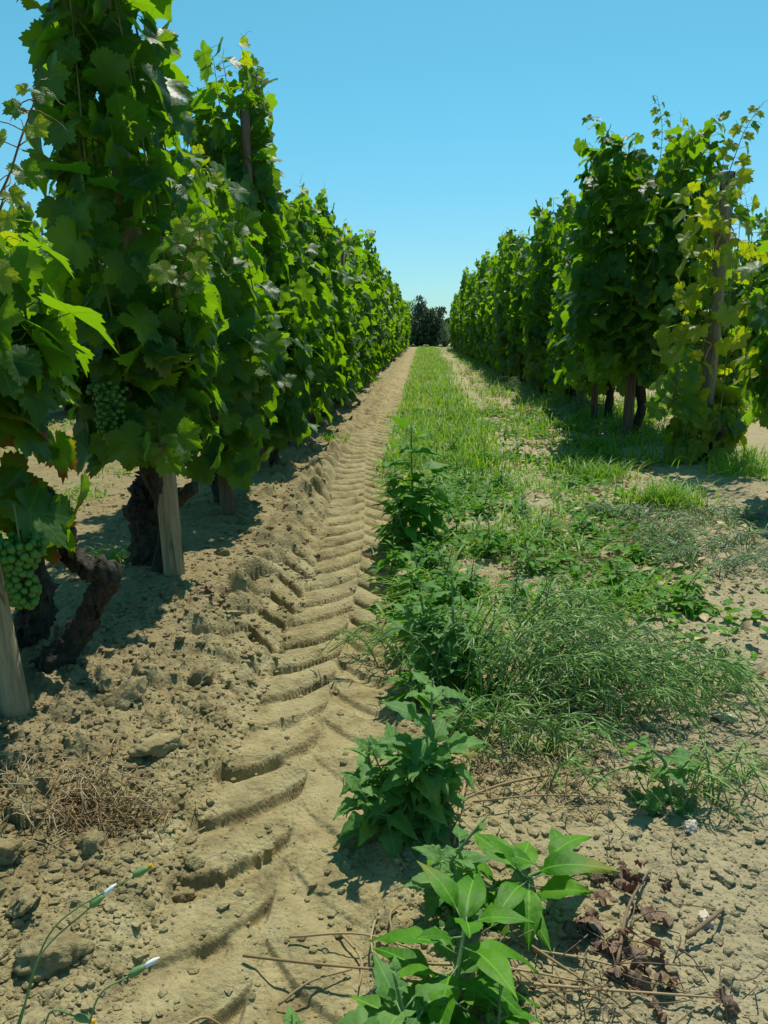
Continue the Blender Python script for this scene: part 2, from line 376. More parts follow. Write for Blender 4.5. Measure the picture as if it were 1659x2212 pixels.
# ------------------------------------------------------------------ ground: one sheet out to the horizon
def build_ground():
    a = np.concatenate([np.linspace(-180, -45, 40)[:-1], np.linspace(-45, 42, 760), np.linspace(42, 180, 40)[1:]])
    a = np.where(np.abs(a) < 45, a * .84, a)
    a = np.radians(a[:-1])
    r = np.concatenate([np.linspace(.03, .72, 24)[:-1], np.exp(math.log(.72) + math.log(45 / .72) * (.48 * (uu := np.linspace(0, 1, 1040)) + .52 * uu * uu)), np.exp(np.linspace(math.log(46), math.log(6000), 60))])
    A, Rr = np.meshgrid(a, r)
    X = Rr * np.sin(A - R(YAW)); Y = Rr * np.cos(A - R(YAW))
    Z = gh(X, Y)
    n, m = len(r), len(a)
    i, j = np.meshgrid(np.arange(n - 1), np.arange(m), indexing='ij'); k = (j + 1) % m
    F = np.stack([i * m + j, i * m + k, (i + 1) * m + k, (i + 1) * m + j], -1).reshape(-1, 4)[:, ::-1]
    V = np.stack([X, Y, Z], -1).reshape(-1, 3)
    V = np.vstack([V, [0, 0, ghc(0, 0)]]); c = len(V) - 1
    me = np_mesh('ground', V, F, M_SOIL)
    o = link('ground', me, kind='structure')
    cap = np_mesh('ground_patch', np.vstack([V[:m], V[c]]), np.array([(m, j, (j + 1) % m) for j in range(m)])[:, ::-1], M_SOIL)
    link('ground_patch', cap, o, kind='structure')
build_ground()
# far ridge beyond the vineyard
def hills():
    xs = np.linspace(-2600, 2600, 160); prof = 15 + 26 * (fbm(xs * .0016, xs * 0 + 3, 8, 4) + .35)
    V = []; 
    for y0, k in ((1500, 0), (1750, .7), (2100, 1), (2600, .75), (3400, 0)):
        V.append(np.stack([xs, np.full_like(xs, y0), prof * k - 3], -1))
    V = np.concatenate(V); n = len(xs)
    F = [(i * n + j, i * n + j + 1, (i + 1) * n + j + 1, (i + 1) * n + j) for i in range(4) for j in range(n - 1)]
    link('hills', np_mesh('hills', V, np.array(F), M_HILL), kind='structure')
hills()

# ------------------------------------------------------------------ leaf shapes (petiole at origin, tip +Y, upper face +Z)
def grape_outline(n, teeth, seed):
    rr = random.Random(seed)
    key = [(0, 1.0), (16, .84), (29, .66), (42, .83), (52, .95), (66, .80), (84, .62), (99, .74), (112, .80), (135, .70), (156, .58), (171, .40), (180, .10)]
    th = np.linspace(-180, 180, n, endpoint=False) + 180 / n * .0
    r = np.interp(np.abs(th), [k[0] for k in key], [k[1] for k in key])
    dm = rr.uniform(.75, 1.15)
    sm = .78 + .1 * np.cos(np.radians(th)); r = sm + (r - sm) * dm if dm < 1 else r
    tt = np.where(np.arange(n) % 2 == 0, 1 + teeth, 1 - teeth) if teeth else 1
    r = r * tt * np.array([rr.uniform(.96, 1.04) for _ in range(n)])
    return np.radians(th), r
def grape_leaf(n=36, teeth=.055, seed=0, ring=True, curl=.22, flag=0.0):
    th, r = grape_outline(n, teeth, seed); rr = random.Random(seed + 50)
    fold, droop, wav, ph = rr.uniform(.05, .36), rr.uniform(.1, .5), rr.uniform(.05, .12), rr.uniform(0, 6)
    def zf(x, y):
        return fold * np.abs(x) - droop * np.maximum(y, 0) ** 2 * .5 - curl * (x * x + y * y) * .5 + wav * np.sin(4 * np.arctan2(x, y) + ph) * np.hypot(x, y)
    x, y = r * np.sin(th), r * np.cos(th)
    V = [(0, 0, 0)]; F = []
    if ring:
        m = n // 2; xi, yi = .5 * .8 * x[::2] / np.maximum(r[::2], .3) * np.maximum(r[::2], .5), .5 * .8 * y[::2]
        xi, yi = .52 * x[::2], .52 * y[::2]
        V += list(zip(xi, yi, zf(xi, yi))) + list(zip(x, y, zf(x, y)))
        for i in range(m):
            j = (i + 1) % m
            F.append((0, 1 + j, 1 + i))
            a, b, c = 1 + m + 2 * i, 1 + m + 2 * i + 1, 1 + m + (2 * i + 2) % n
            F += [(1 + i, b, a), (1 + i, 1 + j, b), (1 + j, c, b)]
    else:
        V += list(zip(x, y, zf(x, y)))
        for i in range(n): F.append((0, 1 + (i + 1) % n, 1 + i))
    V = np.array(V, float); F = np.array(F)[:, ::-1]
    F = F[:, [0, 2, 1]] if _up(V, F) < 0 else F
    L = np.column_stack([V[:, 0], V[:, 1], np.full(len(V), flag)])
    return V, F, L
def _up(V, F):
    a, b, c = V[F[:, 0]], V[F[:, 1]], V[F[:, 2]]
    return np.cross(b - a, c - a)[:, 2].sum()
def blade_leaf(pts, seed=0, fold=.15, droop=.35, flag=0.0, nseg=None, wav=.02, wide=False):
    """leaf of half-widths pts = [(y, halfwidth)...] along a midrib"""
    rr = random.Random(seed); V = []; F = []
    for i, (y, wd) in enumerate(pts):
        z = -droop * y * y
        q = wav * rr.uniform(-1, 1)
        if wide:
            zm = z + fold * wd * .9 + .02 * rr.uniform(-1, 1) * wd * 5
            V += [(-wd, y - .03, z + fold * wd * .7 + q), (-wd * .5, y, zm), (0, y, z), (wd * .5, y, zm), (wd, y - .03, z + fold * wd * .7 - q)]
        else: V += [(-wd, y, z + fold * wd + q), (0, y, z), (wd, y, z + fold * wd - q)]
    w_ = 5 if wide else 3
    for i in range(len(pts) - 1):
        for c in range(w_ - 1):
            a = w_ * i + c
            F += [(a, a + 1, a + w_ + 1), (a, a + w_ + 1, a + w_)]
    V = np.array(V, float); F = np.array(F)
    if _up(V, F) < 0: F = F[:, ::-1]
    return V, F, np.column_stack([V[:, 0], V[:, 1], np.full(len(V), flag)])
AMA_P = [(0, .015), (.06, .06), (.14, .14), (.26, .215), (.40, .245), (.54, .22), (.68, .165), (.80, .11), (.90, .055), (1.0, .006)]
GOO_P = [(0, .02), (.12, .12), (.24, .34), (.32, .37), (.38, .28), (.50, .30), (.56, .22), (.70, .20), (.76, .13), (.9, .07), (1.0, .01)]
SML_P = [(0, .03), (.3, .22), (.6, .25), (1, .02)]

GL_HI = {f: [grape_leaf(56, .065, s, True, flag=f) for s in range(5)] for f in (0.0, 2.0, 4.0)}
GL_MESH = {f: [np_mesh('vine_leaf', *v[:2], M_VINE, v[2]) for v in GL_HI[f]] for f in GL_HI}
GL_LO = [grape_leaf(20, .05, s, False) for s in range(4)]
GL_FAR = [grape_leaf(12, .0, s, False) for s in range(3)]
AMA_MESH = [np_mesh('amaranth_leaf', *(v := blade_leaf(AMA_P, s, .4, d, wide=True, wav=.035))[:2], M_AMA, v[2]) for s, d in enumerate((.15, .35, .6))]
AMAD_MESH = AMA_MESH
GOO_MESH = [np_mesh('goosefoot_leaf', *(v := blade_leaf(GOO_P, s, .3, d, wide=True, wav=.04))[:2], M_GOOSE, v[2]) for s, d in enumerate((.1, .3, .5))]

def frame(n, tip, s, loc):
    n = Vector(n).normalized(); tip = Vector(tip); tip = (tip - n * tip.dot(n))
    if tip.length < 1e-3: tip = n.orthogonal()
    tip.normalize(); x = tip.cross(n)
    m = Matrix((x, tip, n)).transposed().to_4x4()
    return Matrix.Translation(loc) @ m @ Matrix.Diagonal((s, s, s, 1))
def batch(leaves, protos, name, mat):
    """join many leaves (Matrix, flag) into one mesh"""
    Vs, Fs, Ls, off = [], [], [], 0
    for k, pr in enumerate(protos):
        sel = leaves[k::len(protos)]
        if not sel: continue
        M = np.array([np.array(m) for m, f in sel]); V, F, L = pr
        W = np.einsum('nij,vj->nvi', M[:, :3, :3], V) + M[:, None, :3, 3]
        nV = len(V); n = len(sel)
        Vs.append(W.reshape(-1, 3)); Fs.append((F[None] + (np.arange(n) * nV)[:, None, None]).reshape(-1, 3) + off); off += n * nV
        LL = np.repeat(L[None], n, 0); fl = np.array([f for m, f in sel])
        LL[:, :, 2] = (fl + rng.random(n) * .95)[:, None]; Ls.append(LL.reshape(-1, 3))
    return np_mesh(name, np.concatenate(Vs), np.concatenate(Fs), mat, np.concatenate(Ls))

# ------------------------------------------------------------------ vines
def vine_growth(H, head=.48, n_shoot=16, sx=.28, sy=.42, low=.22, seed=0, youngp=.0, top_sp=1.0, leafs=.092, tips=3, lean=(0, 0), step=.060, skirt=125):
    """leaf transforms and shoot paths of one vine, base at the origin"""
    rr = random.Random(seed); leaves = []; paths = []; pets = []
    for k in range(n_shoot):
        ang = 2 * math.pi * k / n_shoot + rr.uniform(-.3, .3)
        ex, ey = math.cos(ang) * sx, math.sin(ang) * sy
        top = H * (1 - .30 * (rr.random() ** 1.8)); strag = k < tips
        if strag: top = H * rr.uniform(.98, 1.04)
        q = rr.uniform(.12, 1) if top_sp > 1.1 else rr.uniform(.4, 1)
        if top_sp > 1.1: top = H * (1 - .16 * q * q - .12 * rr.random() ** 2)
        pts = [(ex * .25, ey * .3, head + rr.uniform(-.05, .1)), (ex * q, ey * q, head + .28),
               (ex * q * .95 + lean[0] * .4, ey * q + lean[1] * .4, head + (top - head) * .45),
               (ex * .85 * q * top_sp + lean[0] * .8, ey * .85 * q * top_sp + lean[1] * .8, head + (top - head) * .78),
               (ex * (.75 if not strag else .35) * top_sp + rr.uniform(-.06, .06) + lean[0], ey * .6 * top_sp + rr.uniform(-.08, .08) + lean[1], top)]
        P = spline(pts, 26); paths.append((P, strag))
        Ls = np.concatenate([[0], np.cumsum(np.linalg.norm(np.diff(P, axis=0), axis=1))]); tot = Ls[-1]
        s = .05; side = rr.uniform(0, 6)
        while s < tot:
            f = s / tot; p = np.array([np.interp(s, Ls, P[:, i]) for i in range(3)])
            side += math.pi + rr.uniform(-.7, .7)
            ax, ay = lean[0] * f, lean[1] * f
            out = Vector((p[0] - ax, p[1] - ay, 0)) * 2.2 + Vector((math.cos(side), math.sin(side), 0)) * .55
            out.z = 0; out.normalize()
            size = leafs * rr.uniform(.70, 1.22) * (1 if f < .8 else 1 - (f - .8) * (3.1 if strag else 1.6))
            pet = size * rr.uniform(.5, 1.25)
            q_ = Vector(p) + out * pet + Vector((0, 0, pet * rr.uniform(-.1, .5)))
            el = rr.gauss(40, 30); n = out * math.cos(R(el)) + Vector((0, 0, math.sin(R(el)))) + Vector((rr.gauss(0, .42), rr.gauss(0, .42), rr.gauss(0, .15)))
            tip = Vector((rr.gauss(0, .55), rr.gauss(0, .55), -1)) + out * .45
            fl = 2.0 if (f > .93 and strag) or rr.random() < youngp else 0.0
            leaves.append((frame(n, tip, max(size, .018), q_), fl, q_)); pets.append((Vector(p), q_))
            s += step * rr.uniform(.8, 1.25) * (1 if f < .85 else .75)
    for k in range(skirt):     # low drooping leaves round the head
        ang = rr.uniform(0, 2 * math.pi); z = rr.uniform(low, head + .35); q = rr.uniform(.5, 1.05)
        p = Vector((math.cos(ang) * sx * q * 1.1, math.sin(ang) * sy * q, z)); out = Vector((math.cos(ang), math.sin(ang), 0))
        el = rr.gauss(25, 22); n = out * math.cos(R(el)) + Vector((0, 0, math.sin(R(el))))
        tip = Vector((rr.gauss(0, .4), rr.gauss(0, .4), -1)) + out * .3; size = leafs * rr.uniform(.75, 1.25)
        leaves.append((frame(n, tip, size, p), 2.0 if rr.random() < youngp else 0.0, p))
    return leaves, paths, pets
def tendril(bag, p, d, L, rr):
    pts = []; q = Vector(p); d = Vector(d).normalized()
    for i in range(14):
        pts.append(tuple(q)); d = (d + Vector((rr.gauss(0, .22), rr.gauss(0, .22), rr.gauss(0, .22) - .05))).normalized()
        q = q + d * L / 14
    bag.tube(pts, np.linspace(.0016, .0008, 14), 4)
def grape_bunch_mesh(nb=60, L=.17, W=.055, seed=0):
    V0, F0 = ico(1); rr = random.Random(seed); b = Bag()
    for i, (p, r) in enumerate(bunch_spots(nb, L, W, rr)):
        b.add(V0 * r + np.array(p), F0, None)
    return b.mesh('grape_bunch', M_GRAPE)
def bunch_spots(nb, L, W, rr):
    out = []
    tries = 0
    while len(out) < nb and tries < 6000:
        tries += 1; t = rr.random() ** .8; wd = W * (1 - .62 * t) * (.8 + .2 * math.sin(t * 9 + .5)); a = rr.uniform(0, 6.28); q = math.sqrt(rr.uniform(.35, 1))
        p = (math.cos(a) * wd * q, math.sin(a) * wd * q, -t * L); r = rr.uniform(.0078, .0102)
        if all((p[0] - o[0][0]) ** 2 + (p[1] - o[0][1]) ** 2 + (p[2] - o[0][2]) ** 2 > (.00165 ** .5 * .36) ** 2 for o in out): out.append((p, r))
    return out
def ico(sub):
    import bmesh
    bm = bmesh.new(); bmesh.ops.create_icosphere(bm, subdivisions=sub, radius=1)
    V = np.array([v.co[:] for v in bm.verts]); F = np.array([[v.index for v in f.verts] for f in bm.faces]); bm.free(); return V, F
GRAPE = (lambda v: np_mesh('grape', v[0] * .0092, v[1], M_GRAPE))(ico(2))
BUNCH = [grape_bunch_mesh(55, .17, .055, s) for s in range(3)]
def trunk_bag(seed, head=.5, r0=.055, lean=(0, 0), arms=2):
    rr = random.Random(seed + 900); b = Bag()
    k = rr.uniform(-.07, .07); k2 = rr.uniform(-.07, .07)
    P = spline([(0, 0, -.08), (k * .3, k2 * .3, .02), (k, k2, head * .4), (k * .3 + lean[0], k2 - .03 + lean[1], head * .72), (lean[0], lean[1], head)], 22)
    b.tube(P, np.interp(np.linspace(0, 1, 22), [0, .15, .5, .8, 1], [r0 * 1.45, r0 * 1.0, r0 * .85, r0 * 1.15, r0 * .7]), 14, rough=.28, seed=seed)
    for i in range(arms):
        s = 1 if i % 2 else -1
        q = spline([(lean[0], lean[1], head - .08), (lean[0] + rr.uniform(-.05, .05), s * .12 + lean[1], head - .02), (rr.uniform(-.08, .08) + lean[0], s * rr.uniform(.2, .32), head + rr.uniform(.04, .14))], 12)
        b.tube(q, np.linspace(r0 * .75, r0 * .35, 12), 10, rough=.3, seed=seed + i + 3)
    return b
MAXLEAF = 298
def near_vine(x, y, label, H, seed, group, bunches=2, view=True, autumn=0, clear=False, **kw):
    z0 = ghc(x, y)
    t = thing('grapevine', label, 'grapevine', (x, y, z0), group)
    lv, paths, pets = vine_growth(H, seed=seed, **kw)
    head = kw.get('head', .5); rr = random.Random(seed + 70)
    link('trunk', trunk_bag(seed, head, r0=.041).mesh('trunk', M_BARK), t)
    sh = Bag()
    for P, strag in paths: sh.tube(P[::2], np.linspace(.0055, .0016, len(P[::2])), 5)
    for a, b in pets: sh.tube([tuple(a), tuple((a + b) / 2 + Vector((0, 0, .008))), tuple(b)], [.0017, .0014, .0012], 4)
    link('shoots', sh.mesh('shoots', M_CANE), t)
    tb = Bag()
    for k in range(14):
        P, s_ = rr.choice(paths); p = P[rr.randrange(12, 26)]; tendril(tb, p, (p[0] * 3 + rr.gauss(0, .4), p[1] * 3 + rr.gauss(0, .4) - .3, rr.uniform(-.2, .8)), rr.uniform(.08, .18), rr)
    for P, s_ in paths:
        if s_: tendril(tb, P[-1], (rr.gauss(0, .3), rr.gauss(0, .3), 1), .10, rr)
    link('tendrils', tb.mesh('tendrils', M_CANE), t, kind='stuff')
    cd = Vector((-x, -y, CAM_H - z0))
    def key(l):
        q = l[2]; c = (cd - Vector((0, 0, q.z))).normalized(); return -(q.x * c.x + q.y * c.y)
    if clear:   # the post stays in sight: few leaves in front of it
        lv = [l for l in lv if not (l[2].y < .05 and l[2].z > .35 and abs(l[2].x - .08 - .12 * l[2].z) < .17 and rr.random() < .9)]
    lv.sort(key=key)
    first, rest = lv[:MAXLEAF], lv[MAXLEAF:]
    for i, (m, fl, q) in enumerate(first):
        if autumn and q.z < .75 and rr.random() < autumn: fl = 4.0
        o = link('leaf', GL_MESH[fl][i % 5], t); o.matrix_basis = m
    if rest: link('foliage', batch([(m, f) for m, f, q in rest], GL_LO, 'foliage', M_VINE), t, kind='stuff')
    for k in range(bunches):
        a = rr.uniform(-2.6, -.3) if x < 0 else rr.uniform(-2.9, -1.0)
        o = link('grape_bunch', BUNCH[k % 3], t, (math.cos(a) * .17 * (1 if x > 0 else 1), math.sin(a) * .3, head + rr.uniform(-.02, .14)))
        o.rotation_euler = (rr.gauss(0, .1), rr.gauss(0, .1), rr.uniform(0, 6))
    return t
def stake(x, y, label, H=1.9, lean=(0, 0), r=.032, group='wooden stakes of the vine rows', data=None, mat=None, seed=0):
    z0 = ghc(x, y)
    if data is None:
        rr = random.Random(seed + 300)
        P = spline([(0, 0, -.15), (lean[0] * .3 + rr.gauss(0, .006), lean[1] * .3, H * .35), (lean[0] * .7 + rr.gauss(0, .01), lean[1] * .7, H * .7), (lean[0], lean[1], H)], 16)
        V, F = tube(P, np.linspace(r, r * .82, 16), 16, rough=.05, seed=seed)
        data = np_mesh('wooden_stake', V, quads_to_tris(F), mat or M_STAKE)
    return thing('wooden_stake', label, 'stake', (x, y, z0), group, data=data)

LG = 'grapevines of the left row'; RG = 'grapevines of the right row'
# left row, nearest first: (x, y, height, label, options)
left = [
    (-1.17, 1.78, 1.10, 'nearest grapevine at the left edge, ripening green grapes and red-rimmed leaves low down', dict(n_shoot=12, tips=1, sx=.27, sy=.32, head=.62, low=.36, autumn=.35, bunches=0, skirt=150, leafs=.100)),
    (-1.02, 2.80, 2.50, 'tall leafy grapevine that towers out of the top of the picture', dict(n_shoot=18, sx=.22, sy=.28, top_sp=.70, lean=(-.12, .0), head=.60, low=.44, skirt=110, leafs=.087)),
    (-1.02, 3.85, 1.66, 'shorter grapevine between the two tallest ones of the left row', dict(sx=.25, sy=.40, head=.5, lean=(-.12, 0))),
    (-1.0, 4.95, 2.46, 'second tallest grapevine of the left row with two shoots against the sky', dict(n_shoot=18, sx=.23, sy=.32, tips=3, top_sp=1.0, leafs=.095, lean=(-.16, 0))),
    (-1.02, 5.95, 1.70, 'fifth grapevine of the left row, just beyond the second tallest one', dict(sx=.25, sy=.38, top_sp=.8, lean=(-.12, 0))),
    (-1.02, 7.0, 2.02, 'sixth grapevine of the left row with a bunch hanging over the track', dict(sx=.25, sy=.38, top_sp=.8, lean=(-.12, 0))),
    (-1.02, 8.05, 2.14, 'seventh grapevine of the left row with wispy shoots above the hedge', dict(sx=.26, sy=.38, top_sp=.8, lean=(-.12, 0))),
]
for i, (x, y, H, lab, kw) in enumerate(left):
    near_vine(x, y, lab, H, 20 + i, LG, **kw)
right = [
    (1.98, 4.05, 1.72, 'nearest grapevine of the right row, cut by the right edge of the picture', dict(n_shoot=12, sx=.26, sy=.36, head=.6, low=.45)),
    (1.96, 5.46, 1.80, 'sparse yellowing grapevine climbing the leaning grey post', dict(n_shoot=8, sx=.24, sy=.2, head=.15, low=.06, youngp=.85, clear=True, leafs=.10, skirt=80, tips=1, bunches=1, step=.085)),
    (1.80, 6.75, 2.56, 'tallest grapevine of the right row, broad domed top behind the grey post', dict(n_shoot=34, sx=.58, sy=.40, top_sp=1.15, tips=2, leafs=.102, bunches=4, head=.62, low=.45)),
    (1.86, 7.85, 2.38, 'third tallest grapevine of the right row, left of the domed one', dict(sx=.36, sy=.45, bunches=5, head=.58, low=.34)),
    (1.82, 8.95, 2.34, 'fifth grapevine of the right row with grapes over a bent trunk', dict(sx=.36, sy=.45, bunches=4, head=.58)),
]
for i, (x, y, H, lab, kw) in enumerate(right):
    near_vine(x, y, lab, H, 40 + i, RG, **kw)

# far vines: four shared builds
def far_meshes(seed, H):
    lv, paths, _ = vine_growth(H, seed=seed, n_shoot=18, sx=.29, sy=.52, head=.5, low=.16, skirt=150, tips=3, leafs=.105)
    sh = Bag()
    for P, s_ in paths: sh.tube(P[::5], np.linspace(.006, .002, len(P[::5])), 4)
    return batch([(m, f) for m, f, q in lv], GL_FAR, 'foliage', M_VINE), trunk_bag(seed).mesh('trunk', M_BARK), sh.mesh('shoots', M_CANE)
FAR = [far_meshes(60 + i, h) for i, h in enumerate((1.95, 2.15, 2.05, 2.3, 1.9))]
V_, F_ = tube([(0, 0, -.1), (.01, 0, 1), (0, .02, 1.75)], [.03, .028, .025], 8); STK = np_mesh('wooden_stake', V_, quads_to_tris(F_), M_STAKE_SHADED)
def far_row(x0, y0, y1, label, group, slabel, sgroup, seed, drift=0.0, zs=1.0):
    rr = random.Random(seed); y = y0; i = 0
    while y < y1:
        x = x0 + drift * (y - y0) + rr.gauss(0, .04); k = (i * 3 + rr.randrange(2)) % 5
        t = thing('grapevine', label, 'grapevine', (x, y, ghc(x, y)), group, rotz=rr.choice((0, math.pi)))
        s = rr.uniform(.80, 1.12) * zs; t.scale = (1, 1, s)
        o = link('foliage', FAR[k][0], t, kind='stuff'); link('trunk', FAR[k][1], t); link('shoots', FAR[k][2], t)
        st = thing('wooden_stake', slabel, 'stake', (x + .09 * (1 if x < 0 else -1), y - .05, ghc(x, y)), sgroup, data=STK)
        st.rotation_euler = (rr.gauss(0, .04), rr.gauss(0, .04), rr.uniform(0, 6))
        y += 1.08 * rr.uniform(.92, 1.08); i += 1
far_row(-1.12, 9.1, 39, 'grapevine in the far leafy stretch of the left row beside the wheel track', 'far grapevines of the left row', 'stake hidden under leaves in the far stretch of the left row', 'far stakes of the left row', 1, .004)
far_row(1.80, 9.9, 36, 'grapevine in the far leafy stretch of the right row beside the grass', 'far grapevines of the right row', 'stake hidden under leaves in the far stretch of the right row', 'far stakes of the right row', 2, -.011, 1.12)
far_row(-3.92, 5.2, 30, 'grapevine in the row behind the left row, seen through its gaps', 'grapevines of the row behind on the left', 'stake in the row behind the left row', 'stakes of the row behind on the left', 3)
far_row(4.90, 7.2, 33, 'grapevine in the row behind the right row, seen beyond the grey post', 'grapevines of the row behind on the right', 'stake in the row behind the right row', 'stakes of the row behind on the right', 4)

# stakes of the near vines
x, y = G(50, 1590); stake(x, y, 'pale split stake at the left edge under the big green bunch', 1.5, (-.22, .10), .036, seed=1)
x, y = G(382, 1262); stake(x, y, 'thick cracked stake standing clear beside the tall leafy vine', 2.0, (-.17, .12), .040, seed=2)
x, y = G(498, 1130); stake(x, y, 'short leaning stake foot behind the cracked thick stake', 1.5, (-.20, .05), .036, mat=M_STAKE_SHADED, seed=3)
x, y = G(572, 1040); stake(x, y, 'stake of the second tallest left vine, rising into dark leaves', 2.1, (-.05, .05), .034, mat=M_STAKE_SHADED, seed=4)
x, y = G(636, 985); stake(x, y, 'stake at the sixth left vine, close to the berm edge', 1.7, (-.06, 0), .032, mat=M_STAKE_SHADED, seed=5)
x, y = G(668, 935); stake(x, y, 'stake beside the seventh left vine, small and dark', 1.8, (-.03, 0), .032, mat=M_STAKE_SHADED, seed=6)
px_, py_ = G(1512, 1003)
post = thing('grey_post', 'leaning grey weathered post tied with twine, clad in yellowing leaves', 'post', (px_, py_, ghc(px_, py_)))
topp = PY(1574, 372, py_ + .05) - Vector((px_, py_, ghc(px_, py_)))
P = spline([(0, 0, -.2), (topp.x * .22, .0, topp.z * .28), (topp.x * .52, .02, topp.z * .62), (topp.x, .05, topp.z)], 22)
V_, F_ = tube(P, np.linspace(.049, .043, 22), 18, rough=.14, seed=9); link('post_shaft', np_mesh('post_shaft', V_, quads_to_tris(F_), M_POST), post)
for zf, rad in ((.415, .053), (.79, .05)):
    tw = Bag(); c = np.array([np.interp(zf * topp.z, P[:, 2], P[:, i]) for i in range(3)])
    for w_ in range(2):
        th = np.linspace(0, 2 * math.pi, 22); tw.tube(np.column_stack([c[0] + rad * np.cos(th), c[1] + rad * np.sin(th), c[2] + .012 * w_ + .008 * np.sin(th * 2)]), .0042, 5)
    k = (c[0] - .02, c[1] - rad - .004, c[2])
    for dx, dz in ((-.05, -.13), (.03, -.17), (.09, -.03), (-.09, .02)):
        tw.tube(spline([k, (k[0] + dx * .6, k[1] - .03, k[2] + dz * .3 + .02), (k[0] + dx, k[1] - .01, k[2] + dz)], 9), .0040, 5)
    tw.tube(spline([k, (k[0] - .05, k[1] - .02, k[2] - .08), (k[0] - .01, k[1] - .02, k[2] - .15), (k[0] + .03, k[1] - .02, k[2] - .07), k], 16), .0038, 5)
    link('twine_tie', tw.mesh('twine_tie', M_TWINE), post)
stake(1.74, 6.62, 'dark brown stake under the domed right vine', 2.0, (.02, .05), .045, mat=M_STAKE_SHADED, seed=12)
stake(1.70, 7.75, 'stake under the third tallest right vine, behind hanging grapes', 1.8, (.03, 0), .035, mat=M_STAKE_SHADED, seed=13)
stake(1.76, 8.85, 'stake at the fifth right vine near the bent trunk', 1.8, (.03, 0), .035, mat=M_STAKE_SHADED, seed=14)

# the gnarled old wood of the nearest vine: a stout base, a crooked arm reaching right, a knob with pale bark
va = bpy.data.objects['grapevine']
def rel(p): return tuple(Vector(p) - va.location)
nb = Bag(); Yb = 1.93
arm_p = [PY(70, 1510, Yb), PY(110, 1440, Yb - .02), PY(165, 1375, Yb), PY(205, 1300, Yb - .03), PY(236, 1245, Yb - .05), PY(190, 1225, Yb - .02), PY(148, 1190, Yb), PY(132, 1130, Yb), PY(90, 1060, Yb + .02)]
nb.tube([rel(p) for p in spline(arm_p, 120)], np.interp(np.linspace(0, 1, 120), [0, .2, .45, .55, .62, 1], [.048, .035, .029, .040, .029, .020]), 30, rough=.34, seed=5)
nb.tube([rel(p) for p in spline([PY(20, 1480, Yb + .1), PY(60, 1380, Yb + .1), PY(78, 1280, Yb + .1), PY(50, 1150, Yb + .1)], 60)], np.linspace(.055, .038, 60), 28, rough=.3, seed=6)
link('old_wood', nb.mesh('old_wood', M_BARK), va)
# its big bunch of grapes
bp_ = PY(38, 1165, 1.58)
bo = link('grape_bunch', None, va); bo.location = Vector(bp_) - va.location
rr = random.Random(4)
bs = Bag(); bs.tube([(0, 0, .08), (.004, 0, 0), (0, .004, -.10)], [.0025, .0022, .0015], 5); link('bunch_stem', bs.mesh('bunch_stem', M_CANE), bo)
for (p, r) in bunch_spots(120, .155, .062, rr):
    o = link('grape', GRAPE, bo, p); s = r / .0092; o.scale = (s, s, s * 1.06)

# trunk of the second vine: black and knotty behind its stake
vb = bpy.data.objects['grapevine.001']
nb = Bag()
def relb(p): return tuple(Vector(p) - vb.location)
nb.tube([relb(p) for p in spline([PY(345, 1235, 2.95), PY(318, 1170, 2.93), PY(312, 1090, 2.95), PY(335, 1030, 2.95)], 60)], np.linspace(.070, .056, 60), 28, rough=.36, seed=15)
nb.tube([relb(p) for p in spline([PY(330, 1110, 2.95), PY(385, 1075, 2.9), PY(420, 1050, 2.85)], 12)], np.linspace(.05, .025, 12), 10, rough=.3, seed=16)
link('old_wood', nb.mesh('old_wood', M_BARK), vb)

# stray shoots
def stray(parent, pts, n, size, seed, flag=2.0, r=.0035):
    rr = random.Random(seed); P = spline([Vector(p) - parent.location for p in pts], 30); b = Bag()
    b.tube(P, np.linspace(r, r * .35, 30), 6)
    for i in range(n):
        f = (i + .6) / n; p = Vector(P[int(f * 29)]); a = (i % 2) * math.pi + rr.uniform(-.6, .6)
        out = Vector((math.cos(a), -.35, rr.uniform(-.1, .5))).normalized(); s = size * (1 - .6 * f) * rr.uniform(.8, 1.15); q = p + out * s * .9
        b.tube([tuple(p), tuple(q)], [.0016, .0012], 4)
        o = link('leaf', GL_MESH[flag if rr.random() < .7 else 0.0][i % 5], parent)
        o.matrix_basis = frame(Vector((rr.gauss(0, .5), -.7, .5)), out + Vector((0, 0, -.8)), s, q)
        if rr.random() < .7: tendril(b, p, (-out.x, -.2, .4), .1, rr)
    tendril(b, P[-1], (.2, 0, 1), .07, rr)
    link('shoot', b.mesh('shoot', M_CANEB), parent)
stray(va, [PY(-60, 520, 1.9), PY(10, 400, 1.88), PY(45, 300, 1.85), PY(72, 225, 1.85), PY(78, 190, 1.85)], 8, .055, 3)
stray(va, [PY(-60, 620, 1.6), PY(-10, 480, 1.6), PY(10, 420, 1.6)], 5, .06, 4, 2.0)
v4 = bpy.data.objects['grapevine.003']
stray(v4, [PY(500, 230, 4.9), PY(490, 180, 4.9), PY(480, 125, 4.9)], 7, .05, 5, 2.0)
stray(v4, [PY(560, 240, 4.9), PY(553, 190, 4.9), PY(556, 145, 4.9)], 7, .05, 6, 2.0)
stray(vb, [PY(380, 640, 2.45), PY(400, 560, 2.4), PY(425, 505, 2.38), PY(450, 470, 2.36)], 8, .065, 8, 2.0)
stray(vb, [PY(300, 985, 2.5), PY(360, 960, 2.42), PY(330, 1000, 2.38)], 5, .12, 9, 0.0)
vr = bpy.data.objects['grapevine.009']
stray(vr, [PY(1400, 460, 6.75), PY(1425, 350, 6.72), PY(1430, 270, 6.7), PY(1420, 210, 6.7)], 16, .085, 10, 2.0)
vy = bpy.data.objects['grapevine.008']
stray(vy, [PY(1565, 400, 5.4), PY(1590, 330, 5.4), PY(1610, 280, 5.4), PY(1640, 232, 5.4)], 12, .085, 11, 2.0)
